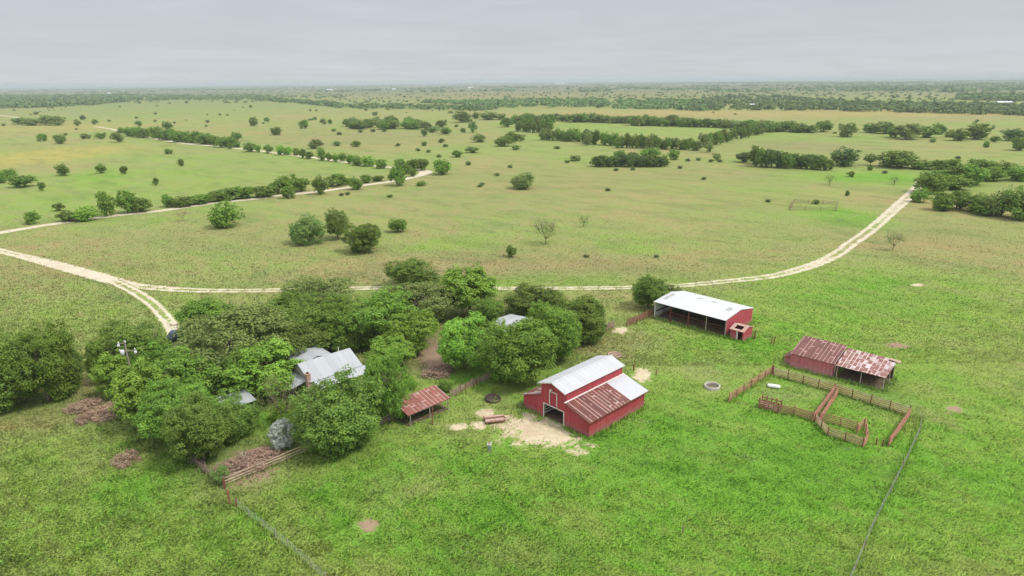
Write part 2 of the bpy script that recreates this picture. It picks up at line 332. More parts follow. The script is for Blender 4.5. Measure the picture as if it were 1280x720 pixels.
# weeds: grey-green and dark clumps with edges of their own
wd = noise(gt, P2, 1 / 2.6, 5, 0.7, 0.8); wm = mth(gt, 'MULTIPLY', ramp(gt, wd, [(0.60, 0.0), (0.68, 1.0)]), ramp(gt, n_big, [(0.42, 0.0), (0.6, 0.75)]))
c = mixc(gt, wm, c, (0.16, 0.20, 0.11))
dk = noise(gt, P2, 1 / 5.5, 5, 0.72, 0.5); c = mixc(gt, mth(gt, 'MULTIPLY', ramp(gt, dk, [(0.58, 0.0), (0.70, 1.0)]), 0.28), c, (0.08, 0.17, 0.04))
tr = noise(gt, P2, 1 / 30, 5, 0.65, 1.2); c = mixc(gt, mth(gt, 'MULTIPLY', ramp(gt, tr, [(0.56, 0.0), (0.70, 1.0)]), 0.45), c, (0.29, 0.26, 0.14))
val = mth(gt, 'ADD', mth(gt, 'MULTIPLY', n_fi, 0.9), mth(gt, 'MULTIPLY', n_sm, 0.5)); val = ramp(gt, val, [(0.42, 0.62), (0.68, 0.90), (0.90, 1.0)])
c = mixc(gt, 1.0, c, val, 'MULTIPLY')
n_st = noise(gt, aniso((1, 2.6, 1)), 1 / 26, 6, 0.68, 0.8)
c = mixc(gt, 1.0, c, ramp(gt, n_st, [(0.34, (.74, .80, .78)), (0.5, (.95, .96, .95)), (0.64, (1, 1, 1))]), 'MULTIPLY')
go = nd(gt, 'NodeGroupOutput'); gt.links.new(c, go.inputs[0])
gt.links.new(mth(gt, 'ADD', mth(gt, 'MULTIPLY', n_sm, 0.5), mth(gt, 'MULTIPLY', n_fi, 0.3)), go.inputs[1])

def sward(t):
    n = nd(t, 'ShaderNodeGroup'); n.node_tree = grp; return n
m, t, b = mat('pasture'); g_ = sward(t); setb(t, b, g_.outputs[0], 0.95, 0, 0.05); bump(t, b, g_.outputs[1], 0.5, 0.8); M['ground'] = m
m, t, b = mat('grass_blades'); g_ = sward(t)
tn = nd(t, 'ShaderNodeAttribute', attribute_name='tint'); k = ramp(t, tn.outputs['Fac'], [(0.0, 0.70), (1.0, 1.0)])
gc = vmul(t, mixc(t, 1.0, g_.outputs[0], k, 'MULTIPLY'), (1.85, 1.85, 1.7)); setb(t, b, gc, 0.8, 0, 0.08)
gn_ = nd(t, 'ShaderNodeNewGeometry'); va = nd(t, 'ShaderNodeVectorMath', operation='ADD'); t.links.new(vmul(t, gn_.outputs['Normal'], (.45, .45, .45)), va.inputs[0]); va.inputs[1].default_value = (0, 0, .75)
vn = nd(t, 'ShaderNodeVectorMath', operation='NORMALIZE'); t.links.new(va.outputs[0], vn.inputs[0]); t.links.new(vn.outputs[0], b.inputs['Normal'])     # a blade is soft and rounded, it shades like the sward around it
tl = nd(t, 'ShaderNodeBsdfTranslucent'); t.links.new(gc, tl.inputs[0]); ms = nd(t, 'ShaderNodeMixShader'); ms.inputs[0].default_value = 0.3
t.links.new(b.outputs[0], ms.inputs[1]); t.links.new(tl.outputs[0], ms.inputs[2]); t.links.new(ms.outputs[0], [n for n in t.nodes if n.type == 'OUTPUT_MATERIAL'][0].inputs[0]); M['blades'] = m

# bare stony surfaces with ragged grassy margins (dirt patches and tracks lie 3 cm above the pasture)
def bare(name, c0, c1, edge=0.55, soft=0.06, grit=1 / 0.8, mode='patch'):
    m, t, b = mat(name); g_ = sward(t); v = worldco(t)
    n = noise(t, v, 0.55, 6, 0.72, 0.6); n2 = noise(t, v, grit, 5, 0.7); n3 = noise(t, v, 0.16, 4, 0.6)
    col = mixc(t, ramp(t, mth(t, 'ADD', mth(t, 'MULTIPLY', n2, 0.6), mth(t, 'MULTIPLY', n3, 0.4)), [(0.35, 0.0), (0.62, 1.0)]), c0, c1)
    e = nd(t, 'ShaderNodeAttribute', attribute_name='edge')     # 0 in the middle of bare ground, 1 at the margin
    k = mth(t, 'ADD', e.outputs['Fac'], mth(t, 'MULTIPLY', mth(t, 'SUBTRACT', n, 0.5), 2.6 if mode == 'patch' else 2.2))
    f = ramp(t, k, [(edge - soft, 0.0), (edge + soft, 1.0)])
    setb(t, b, mixc(t, f, col, g_.outputs[0]), 0.95, 0, 0.1); bump(t, b, n2, 0.05)
    return m
M['dirt_pale'] = bare('pale_dirt', (0.62, 0.54, 0.38), (0.42, 0.33, 0.21), 0.62, 0.12)
M['dirt_brown'] = bare('brown_dirt', (0.36, 0.26, 0.18), (0.25, 0.17, 0.115), 0.55, 0.12)
M['gravel'] = bare('white_gravel', (0.62, 0.56, 0.43), (0.46, 0.40, 0.29), 0.52, 0.10, 1.2, 'track')

def arr_mesh(name, V, Fq, mat_, attrs=(), smooth=False):
    me = bpy.data.meshes.new(name); V = np.asarray(V, np.float32); Fq = np.asarray(Fq, np.int32); k = Fq.shape[1]
    me.vertices.add(len(V)); me.vertices.foreach_set('co', V.ravel()); me.loops.add(Fq.size); me.loops.foreach_set('vertex_index', Fq.ravel())
    me.polygons.add(len(Fq)); me.polygons.foreach_set('loop_start', np.arange(0, Fq.size, k, dtype=np.int32)); me.polygons.foreach_set('loop_total', np.full(len(Fq), k, np.int32))
    if smooth: me.polygons.foreach_set('use_smooth', np.ones(len(Fq), bool))
    me.update(calc_edges=True)
    for nm, a, typ in attrs:
        if typ == 'C': set_attr(me, a, nm)
        else: q = me.attributes.new(nm, 'FLOAT', 'POINT'); q.data.foreach_set('value', np.asarray(a, np.float32))
    if mat_: me.materials.append(mat_)
    return me
def mk(name, me, parent=None):
    o = bpy.data.objects.new(name, me); C.objects.link(o)
    if parent: o.parent = parent
    return o

n = 460; us = np.linspace(-5.75, 5.75, n); xs = 190 * np.sinh(us); vs_ = np.linspace(-1.2, 5.75, 420); ys = 90 + 190 * np.sinh(vs_)
XX, YY = np.meshgrid(xs, ys); Vg = np.stack([XX.ravel(), YY.ravel(), np.zeros(XX.size)], -1)
ii = np.arange(len(ys) - 1)[:, None] * n + np.arange(n - 1)[None, :]; Fg = np.stack([ii, ii + 1, ii + n + 1, ii + n], -1).reshape(-1, 4)
ground = mk('ground', arr_mesh('ground', Vg, Fg, M['ground'], [('land', land(XX.ravel(), YY.ravel()), 'C')])); tag(ground, 'green and tan pasture spreading flat to the horizon', 'ground', kind='structure')

# ---- tracks
def smoothline(pts, step=2.0):
    P = [np.array(p, float) for p in pts]; out = []
    for i in range(len(P) - 1):
        p0 = P[max(i - 1, 0)]; p1 = P[i]; p2 = P[i + 1]; p3 = P[min(i + 2, len(P) - 1)]
        k = max(2, int(np.linalg.norm((p2 - p1)[:2]) / step))
        for j in range(k):
            s = j / k; out.append(0.5 * ((2 * p1) + (p2 - p0) * s + (2 * p0 - 5 * p1 + 4 * p2 - p3) * s * s + (3 * p1 - p0 - 3 * p2 + p3) * s ** 3))
    out.append(P[-1]); return np.array(out)
TR = []
def track(name, label, pts, z=0.03, step=2.0):
    """pts: (px, py, width m, solid 0..1)"""
    L = smoothline([[*G(p[0], p[1])[:2], p[2], p[3]] for p in pts], step); TR.append(L)
    d = np.gradient(L[:, :2], axis=0); d /= np.linalg.norm(d, axis=1)[:, None] + 1e-9; nn = np.stack([-d[:, 1], d[:, 0]], -1)
    K = 25; sgrid = np.linspace(-1, 1, K); V = []; E = []
    for i in range(len(L)):
        wv = L[i, 2]; so_ = np.clip(L[i, 3], 0, 1)
        for s in sgrid:
            V.append([*(L[i, :2] + nn[i] * s * wv * 0.5), z]); a = abs(s)
            if a > 0.66: e = (a - 0.66) / 0.34 * 0.75 + 0.25
            elif a > 0.34: e = 0.18
            else: e = 0.12 + (1 - so_) * (0.72 - a * .9)
            E.append(e)
    ii = np.arange(len(L) - 1)[:, None] * K + np.arange(K - 1)[None, :]; Fq = np.stack([ii, ii + 1, ii + K + 1, ii + K], -1).reshape(-1, 4)
    V = np.array(V); o = mk(name, arr_mesh(name, V, Fq, M['gravel'], [('land', land(V[:, 0], V[:, 1]), 'C'), ('edge', E, 'F')])); return tag(o, label, 'track', kind='structure')
track('gravel_road', 'pale gravel road looping past the bend in the tree rows', [(-40, 297.5, 5.6, 1), (0, 291, 5.6, 1), (60, 281, 5.6, 1), (140, 270, 5.6, 1), (200, 263.5, 5.6, 1), (270, 253.5, 5.6, 1), (320, 248.5, 5.6, 1), (345, 245, 5.6, 1), (402, 239, 5.6, 1), (455, 231.5, 5.6, 1), (495, 226, 5.6, 1),
    (520, 220.5, 6, 1), (532, 216.5, 9, 1), (528, 213.2, 8, 1), (505, 211, 5, 1), (480, 208.5, 5.6, 1), (462, 206.5, 5.6, 1), (427, 202, 5.6, 1), (392, 197, 5.6, 1), (365, 194, 5.6, 1), (335, 189.8, 5.6, 1), (320, 188, 5.6, 1), (287, 184.5, 5.6, 1), (260, 182, 5.6, 1), (225, 178.5, 5.6, 1), (175, 170, 5.6, 1), (155, 166, 5, 1), (140, 161.5, 5, 1), (118, 158, 5, 1)], step=3)
track('gravel_road', 'short far stretch of pale road near the left edge', [(55, 152.5, 6, 1), (32, 149, 6, 1), (12, 145.5, 6, 1), (-30, 141, 6, 1)], step=8)
track('farm_track', 'long pale two rut track curving past the white roofed shed', [(-60, 299, 3.8, .2), (0, 313.5, 3.8, .35), (30.6, 321, 4.2, .6), (61, 328.7, 5.0, 1), (92, 337, 5.4, 1), (122, 345.5, 5.4, 1), (147, 352.5, 5, .9), (174, 358, 4.2, .5), (214, 361.5, 4, .3), (263, 363.5, 3.6, .2), (320, 363.3, 3.2, .1), (400, 361.5, 3.2, 0), (490, 360, 3.2, .1), (617, 360.5, 3, .2), (700, 360.5, 3, .2), (760, 360, 3.2, .1), (800, 359, 3.2, .1), (850, 357, 3.3, .1), (900, 352.5, 3.5, .1),
    (960, 346, 3.8, .2), (990.6, 339.3, 4.2, .4), (1021, 329.5, 4.4, .5), (1045.6, 318, 4.4, .2), (1067, 302.5, 4.6, .1), (1091.5, 285, 4.8, .2), (1113, 265.8, 5, .5), (1128, 252.5, 5.5, .4), (1143, 238.5, 5.5, .4), (1153, 226, 5, .3)], z=0.045)
track('farm_track', 'worn two rut track forking down to the parked blue car', [(140, 351, 3.0, .6), (153, 357, 3.2, 0), (171, 366.5, 3.2, 0), (190, 379.5, 3.2, 0), (205, 395, 3.3, .1), (214, 407, 3.3, .4), (219, 420, 3, .6)], z=0.06, step=1.0)

# ---- bare patches
PATCH = []
def patch(label, outline, m, kind='px', z=0.03, seed=1):
    pts = np.array([G(*p)[:2] for p in outline]); c0 = pts.mean(0); ang = np.arctan2(*(pts - c0).T[::-1]); rr = np.hypot(*(pts - c0).T)
    o_ = np.argsort(ang); ang = ang[o_]; rr = rr[o_]; NA = 72; NR = 14; V = []; E = []
    for i in range(NA):
        a = -PI + 2 * PI * i / NA; r = np.interp(a, ang, rr, period=2 * PI)
        for j in range(NR + 1):
            q = j / NR; V.append([c0[0] + math.cos(a) * r * q * 1.35, c0[1] + math.sin(a) * r * q * 1.35, z]); E.append(.12 + .88 * q ** 1.5)
    PATCH.append((c0, ang, rr)); Fq = []
    for i in range(NA):
        for j in range(NR):
            a = i * (NR + 1) + j; b_ = ((i + 1) % NA) * (NR + 1) + j; Fq.append([a, b_, b_ + 1, a + 1])
    V = np.array(V); o = mk('dirt_patch', arr_mesh('dirt_patch', V, Fq, m, [('land', land(V[:, 0], V[:, 1]), 'C'), ('edge', E, 'F')])); return tag(o, label, 'bare ground', kind='structure')
def oval(x, y, rx, ry, n=12): return [(x + rx * math.cos(2 * PI * i / n), y + ry * math.sin(2 * PI * i / n)) for i in range(n)]
patch('large pale dirt apron in front of the red barn door', [(629, 521), (645, 519), (672, 519), (688, 522), (706, 533), (722, 542), (738, 552), (737, 560), (716, 565), (694, 559), (672, 556), (648, 557), (628, 554), (626, 540), (622, 528)], M['dirt_pale'])
patch('small pale dirt patch beside the rusty rollers', oval(608, 517, 12, 7), M['dirt_pale'], z=0.042)
patch('small pale dirt patch left of the rusty rollers', oval(600, 532, 9, 6), M['dirt_pale'], z=0.033)
patch('thin worn dirt streak in the grass left of the person', oval(573, 534, 14, 4), M['dirt_pale'])
patch('pale dirt spot behind the far end of the barn', oval(803, 470, 12, 10), M['dirt_pale'])
patch('narrow worn patch at the gap in the paling fence', oval(776, 413, 10, 4), M['dirt_pale'])
patch('brown bare oval in the foreground grass', oval(460, 657, 15, 9), M['dirt_brown'])
patch('brown bare spot behind the red hay shed', oval(1122, 432, 16, 4), M['dirt_brown'])
patch('tiny pale bare spot in the far right pasture', oval(1147, 356.5, 9, 2), M['dirt_pale'])
patch('dark scorched spot at the right of the corral', oval(1193, 512, 12, 5), M['dirt_brown'])
patch('brown dead ground inside the yard corner', oval(305, 585, 40, 22), M['dirt_brown'])
patch('brown dead ground between the yard trees', oval(545, 445, 26, 22), M['dirt_brown'])

# ------------------------------------------------------------------ grass growing near the farmstead (one mass)
RECTS = [((10.19, 77.04), -.81, (-12.6, 0, 0, 12.5)), ((28.89, 123.69), -.8, (0, 15.5, 0, 10.7)), ((46.36, 99.27), -.72, (-.8, 14, 0, 6.2)), ((40.44, 112.0), -.8, (0, 2.6, 0, 3.6)), ((-32.84, 91.35), .747, (-.2, 8.8, -5, 9)), ((30.9, 91.1), 0, (-1.2, 1.2, -1.2, 1.2))]
def grass(N, y0, y1, hgt, wid, seed):
    rg = np.random.default_rng(seed); u = rg.random(N); y = (y0 ** -1 + u * (y1 ** -1 - y0 ** -1)) ** -1   # denser nearby
    x = (rg.random(N) * 2 - 1) * (y * 0.86 + 14)
    cl_ = 0.5 + 0.5 * np.sin(x * 1.1 + 1.7 * np.sin(y * .7)) * np.sin(y * 1.3 + 1.3 * np.sin(x * .9)); keep = (rg.random(N) < 0.55 + 0.45 * cl_) & (rg.random(N) < np.clip((270 - y) / 150, 0, 1))
    for (o, a, (u0, u1, v0, v1)) in RECTS:
        dx, dy = x - o[0], y - o[1]; U = dx * math.cos(a) + dy * math.sin(a); Vv = -dx * math.sin(a) + dy * math.cos(a); keep &= ~((U > u0) & (U < u1) & (Vv > v0) & (Vv < v1))
    for (c0, ang, rr) in PATCH:
        dx, dy = x - c0[0], y - c0[1]; r = np.hypot(dx, dy); lim = np.interp(np.arctan2(dy, dx), ang, rr, period=2 * PI); keep &= ~(r < lim * (0.35 + 0.9 * rg.random(N) ** .7))
    for L in TR:
        Ls = L[(L[:, 1] < 220)][::2]
        for p in Ls: keep &= ~((np.abs(x - p[0]) < 2.6) & (np.abs(y - p[1]) < 2.6) & (np.hypot(x - p[0], y - p[1]) < p[2] * 0.42 + 0.2))
    x, y, cl_ = x[keep], y[keep], cl_[keep]; k = len(x)
    h = hgt * (0.5 + 0.8 * rg.random(k)) * (0.7 + 0.6 * cl_) * (0.8 + 0.4 * rg.random(k)); az = math.radians(-40) + rg.normal(0, 0.9, k); lean = h * rg.uniform(0.4, 1.5, k)
    fa = az + PI / 2 + rg.normal(0, 0.5, k); wd_ = wid * rg.uniform(0.6, 1.5, k)
    A = np.stack([x - np.cos(fa) * wd_, y - np.sin(fa) * wd_, np.zeros(k)], -1); B = np.stack([x + np.cos(fa) * wd_, y + np.sin(fa) * wd_, np.zeros(k)], -1)
    T = np.stack([x + np.cos(az) * lean, y + np.sin(az) * lean, h], -1)
    V = np.stack([A, B, T], 1).reshape(-1, 3); tint = np.repeat(rg.random(k), 3)
    return V, tint
V1, t1 = grass(620000, 44, 105, 0.24, 0.055, 3); V2, t2 = grass(420000, 100, 270, 0.24, 0.10, 4)
def fringe(lines, n_per, h, seed, wobble=.3):
    rg = np.random.default_rng(seed); X = []
    for a, b in lines:
        a = np.array(a); b = np.array(b); k = int(np.linalg.norm(b - a) * n_per); t_ = rg.random(k); dens = 0.5 + 0.5 * np.sin(t_ * np.linalg.norm(b - a) * 1.9 + a[0]); t_ = t_[rg.random(k) < .25 + .75 * dens]; X.append(a + (b - a) * t_[:, None] + rg.normal(0, wobble, (len(t_), 2)))
    X = np.concatenate(X); k = len(X); hh = h * rg.uniform(.4, 1.3, k); az = rg.uniform(0, 2 * PI, k); l_ = hh * rg.uniform(.1, .7, k); fa = az + PI / 2; w_ = rg.uniform(.04, .09, k)
    A = np.stack([X[:, 0] - np.cos(fa) * w_, X[:, 1] - np.sin(fa) * w_, 0 * w_], -1); B = np.stack([X[:, 0] + np.cos(fa) * w_, X[:, 1] + np.sin(fa) * w_, 0 * w_], -1); T = np.stack([X[:, 0] + np.cos(az) * l_, X[:, 1] + np.sin(az) * l_, hh], -1)
    return np.stack([A, B, T], 1).reshape(-1, 3), np.repeat(rg.random(k) * .8, 3)
LN = []
for (o, a, (u0, u1, v0, v1)) in RECTS[:4]:
    e = .3; cc = [(u0 - e, v0 - e), (u1 + e, v0 - e), (u1 + e, v1 + e), (u0 - e, v1 + e)]; cc = [(o[0] + u * math.cos(a) - v * math.sin(a), o[1] + u * math.sin(a) + v * math.cos(a)) for u, v in cc]
    for i in range(4):
        if i == 0 and o[0] < 11: LN += [(cc[0], tuple(np.array(cc[0]) + (np.array(cc[1]) - np.array(cc[0])) * .27)), (tuple(np.array(cc[0]) + (np.array(cc[1]) - np.array(cc[0])) * .68), cc[1])]
        else: LN.append((cc[i], cc[(i + 1) % 4]))
for pl in [[(911, 503), (964, 468)], [(966, 470), (1042.5, 491), (1136, 521), (1110, 558)], [(1042.5, 491), (1016, 526)], [(946, 512), (992, 520), (1016, 527), (1034, 545), (1078, 559)], [(281, 608), (394, 561), (500, 524)], [(279, 607), (236, 574)], [(563, 497), (624, 470)], [(718, 432), (768, 409)], [(784, 408), (817, 394)], [(296, 634), (388, 709)], [(1151, 523), (1134, 574), (1091, 659), (1060, 735)]]:
    for i in range(len(pl) - 1): LN.append((tuple(G(*pl[i])[:2]), tuple(G(*pl[i + 1])[:2])))
V4, t4 = fringe(LN, 70, .5, 12)
V3, t3 = grass(110000, 44, 150, 0.42, 0.085, 9); V3 = V3.reshape(-1, 3, 3); cw = np.sin(V3[:, 0, 0] * .55 + 2 * np.sin(V3[:, 0, 1] * .31)) * np.sin(V3[:, 0, 1] * .62 + 1.5 * np.sin(V3[:, 0, 0] * .27)); kk = cw > .18; V3 = V3[kk].reshape(-1, 3); t3 = t3.reshape(-1, 3)[kk].ravel()
Vb = np.concatenate([V1, V2, V3, V4]); tb = np.concatenate([t1, t2, t3, t4]); Fb = np.arange(len(Vb)).reshape(-1, 3)
gr = mk('grass', arr_mesh('grass', Vb, Fb, M['blades'], [('land', land(Vb[:, 0], Vb[:, 1]), 'C'), ('tint', tb, 'F')])); tag(gr, 'windblown green grass covering the pasture around the farmstead', 'grass', kind='stuff')

# ------------------------------------------------------------------ trees
def foliage(name, c0, c1, c2, trans=0.3, rough=0.7):
    m, t, b = mat(name); a = nd(t, 'ShaderNodeAttribute', attribute_name='tint'); oi = nd(t, 'ShaderNodeObjectInfo')
    col = ramp(t, a.outputs['Fac'], [(0.0, c0), (0.5, c1), (1.0, c2)])
    hv = nd(t, 'ShaderNodeHueSaturation'); t.links.new(col, hv.inputs['Color'])
    t.links.new(mth(t, 'ADD', mth(t, 'MULTIPLY', oi.outputs['Random'], 0.022), 0.476), hv.inputs['Hue']); t.links.new(mth(t, 'ADD', mth(t, 'MULTIPLY', oi.outputs['Random'], 0.42), 0.92), hv.inputs['Value'])
    setb(t, b, hv.outputs[0], rough, 0, 0.2)
    tl = nd(t, 'ShaderNodeBsdfTranslucent'); t.links.new(hv.outputs[0], tl.inputs[0]); ms = nd(t, 'ShaderNodeMixShader'); ms.inputs[0].default_value = trans
    t.links.new(b.outputs[0], ms.inputs[1]); t.links.new(tl.outputs[0], ms.inputs[2]); t.links.new(ms.outputs[0], [n for n in t.nodes if n.type == 'OUTPUT_MATERIAL'][0].inputs[0])
    return m
FO = {
    'oak': foliage('dark_oak_leaves', (.085, .15, .032), (.14, .24, .046), (.205, .33, .06), .38),
    'elm': foliage('mid_green_leaves', (.088, .175, .030), (.150, .285, .044), (.215, .38, .06), .38),
    'bright': foliage('bright_green_leaves', (.115, .235, .034), (.185, .37, .05), (.27, .49, .075)),
    'olive': foliage('olive_green_leaves', (.12, .175, .055), (.185, .26, .075), (.26, .35, .10), .38),
    'mesq': foliage('feathery_mesquite_leaves', (0.092, 0.165, 0.046), (0.145, 0.244, 0.066), (0.224, 0.343, 0.092)),
    'silver': foliage('silvery_grey_leaves', (.28, .33, .27), (.45, .50, .44), (.65, .69, .64)),
    'dry': foliage('dry_brown_twigs', (0.26, 0.18, 0.12), (0.36, 0.26, 0.18), (0.48, 0.37, 0.26)),
    'cedar': foliage('dark_cedar_leaves', (.06, .105, .03), (.095, .16, .045), (.14, .22, .06), .2),
    'far': foliage('distant_tree_leaves', (0.059, 0.112, 0.040), (0.099, 0.178, 0.053), (0.158, 0.264, 0.079), .2),
}
def unit(v): return v / (np.linalg.norm(v, axis=-1, keepdims=True) + 1e-9)
def crown(name, seed, nl, ns, nlv, size, lr=(.34, .5), sr=(.09, .15), flat=0.0, upb=0.35, lower=-0.75, asp=.62):
    rg = np.random.default_rng(seed); cs = []; R_ = []
    for i in range(nl):
        d = unit(rg.normal(size=3)); d[2] = max(d[2], lower); r = rg.uniform(*lr); cs.append(unit(d) * (1.0 - r) * rg.uniform(.75, 1.08) * np.array([1, 1, 1 - flat])); R_.append(r)
    cs.append(np.zeros(3)); R_.append(0.5); cs = np.array(cs); R_ = np.array(R_); Ps = []; Nn = []; T = []; SZ = []
    lt = rg.random(len(cs)) * .3
    for i in range(len(cs)):
        d = unit(rg.normal(size=(ns, 3))); p = cs[i] + d * R_[i] * rg.uniform(.7, 1.12, (ns, 1))
        r = rg.uniform(*sr, ns); st = rg.random(ns) * .45 + lt[i]
        e = rg.normal(size=(ns, nlv, 3)); e[..., 2] += upb * 1.6; e = unit(e)
        q = p[:, None] + e * r[:, None, None] * rg.uniform(.55, 1.1, (ns, nlv, 1)) * np.array([1.15, 1.15, .8])
        nn = unit(e * .55 + d[:, None] * .35 + np.array([0, 0, upb]) + rg.normal(size=e.shape) * .38)
        Ps.append(q.reshape(-1, 3)); Nn.append(nn.reshape(-1, 3)); T.append((st[:, None] + rg.random((ns, nlv)) * .4).ravel()); SZ.append(rg.uniform(.6, 1.35, ns * nlv))
    Pn = np.concatenate(Ps); Nn = np.concatenate(Nn); T = np.clip(np.concatenate(T), 0, 1); SZ = np.concatenate(SZ) * size
    lo = np.percentile(Pn, 1.0, 0); hi = np.percentile(Pn, 99.0, 0); Pn = (Pn - (lo + hi) / 2) / ((hi - lo) / 2) * np.array([1, 1, 1.0])
    t1 = unit(np.cross(Nn, rg.normal(size=Nn.shape))); t2 = np.cross(Nn, t1); a = t1 * SZ[:, None]; b_ = t2 * SZ[:, None] * asp
    V = np.stack([Pn - a, Pn - b_, Pn + a, Pn + b_], 1).reshape(-1, 3); Fq = np.arange(len(V)).reshape(-1, 4)
    return arr_mesh(name, V, Fq, FO['oak'], [('tint', np.repeat(T, 4), 'F')])
def trunk(name, seed, limbs=5, r=.06, twigs=3, reach=.75, m=None, fork=.45):
    """unit trunk: ground at 0, crown centre at 1"""
    rg = random.Random(seed); mb = MB(); base = Vector((0, 0, -.05)); top = Vector((rg.uniform(-.05, .05), rg.uniform(-.05, .05), fork)); mb.tube(base, top, r, r * .75, 7)
    for i in range(limbs):
        a = 2 * PI * i / limbs + rg.uniform(-.4, .4); p = top; q = Vector((math.cos(a) * reach * .45, math.sin(a) * reach * .45, fork + (1 - fork) * rg.uniform(.5, .9))); mb.tube(p, q, r * .5, r * .32, 6)
        for j in range(twigs):
            b_ = a + rg.uniform(-.8, .8); e = Vector((math.cos(b_) * reach * rg.uniform(.7, 1), math.sin(b_) * reach * rg.uniform(.7, 1), rg.uniform(1.0, 1.55))); mb.tube(q, e, r * .3, r * .1, 5)
            for k in range(2 if twigs > 2 else 0):
                s = q.lerp(e, rg.uniform(.4, .8)); mb.tube(s, s + Vector((rg.uniform(-.25, .25), rg.uniform(-.25, .25), rg.uniform(.05, .35))), r * .14, r * .05, 4)
    return mb.mesh(name, m or M['bark'], True)
HI = [crown('leaf_crown', 10 + i, 20, 42, 40, .034, lr=(.24, .42), sr=(.07, .13), upb=.25) for i in range(6)]
HB = [crown('leaf_crown', 30 + i, 24, 24, 42, .043, lr=(.20, .36), sr=(.09, .16), upb=.4) for i in range(4)]     # big clumps
FT = [crown('feathery_crown', 40 + i, 18, 50, 26, .034, lr=(.24, .42), sr=(.06, .12), upb=.2) for i in range(3)]
THIN = [crown('thin_crown', 50 + i, 10, 9, 22, .030, lr=(.25, .4), sr=(.08, .16)) for i in range(2)]
MD = [crown('leaf_crown', 60 + i, 13, 20, 14, .085, lr=(.30, .46), sr=(.1, .17), upb=.25) for i in range(6)]
BRU = [crown('dry_brush', 70 + i, 14, 22, 12, .12, lr=(.25, .5), sr=(.1, .22), upb=.1, asp=.22) for i in range(2)]
LO = [crown('leaf_crown', 80 + i, 8, 10, 7, .19, lr=(.4, .55), sr=(.15, .25), upb=.2) for i in range(5)]
TK = [trunk('trunk', 5 + i) for i in range(4)]
TKM = trunk('trunk', 77, 3, .07, 0)
TKS = [trunk('bare_branches', 90 + i, 7, .035, 5, .9, M['barkpale'] if i else None, .3) for i in range(2)]
RT_ = random.Random(7)
def solve_box(x0, y0, x1, y1, clear):
    z = 2.0; px, py = (x0 + x1) / 2, (y0 + y1) / 2
    for _ in range(30):
        g = G(px, py, z); w_ = depth(g); a = (x1 - x0) / 2 * w_ / F; v = (y1 - y0) / 2 * w_ / F
        dl = math.atan2(CH - z, math.hypot(g[0], g[1])); bb = (v * v - (a * math.sin(dl)) ** 2)
        b_ = math.sqrt(bb) / math.cos(dl) if bb > 0 else 0; b_ = max(b_, .42 * a); z = .5 * z + .5 * (b_ * (1 + clear))
    return g[0], g[1], z, a, b_
NTREE = []
def tree(box, label, sp='oak', lvl='hi', clear=.12, cat='tree', group=None, name=None, bare=None, trunkvis=True, seed=None):
    x, y, z, a, b_ = solve_box(*box, clear); NTREE.append((x, y, a))
    lib = {'hi': HI, 'hb': HB, 'ft': FT, 'thin': THIN, 'md': MD, 'lo': LO}[lvl]; me = lib[RT_.randrange(len(lib))] if seed is None else lib[seed % len(lib)]
    name = name or {'tree': 'broadleaf_tree', 'bush': 'round_bush', 'shrub': 'low_shrub'}[cat]
    rz = RT_.uniform(0, 2 * PI)
    if lvl == 'lo' or (cat != 'tree' and lvl == 'md'):
        o = mk(name, me); o.location = (x, y, z); o.scale = (a * .99, a * .99, b_ * .93); o.rotation_euler.z = rz; tag(o, label, cat, group); setm(o, sp); return o
    t = thing(name, label, cat, (x, y, 0), 0, group)
    o = mk('crown', me, t); o.location = (0, 0, z); o.scale = (a * .99, a * .99, b_ * .93); o.rotation_euler.z = rz; setm(o, sp)
    tm = bare if bare else (TK[RT_.randrange(4)] if lvl != 'md' else TKM)
    k = mk('trunk' if cat == 'tree' else 'stem', tm, t); k.scale = (a, a, z); k.rotation_euler.z = rz
    return t
def setm(o, sp):
    s = o.material_slots[0]; s.link = 'OBJECT'; s.material = FO[sp]

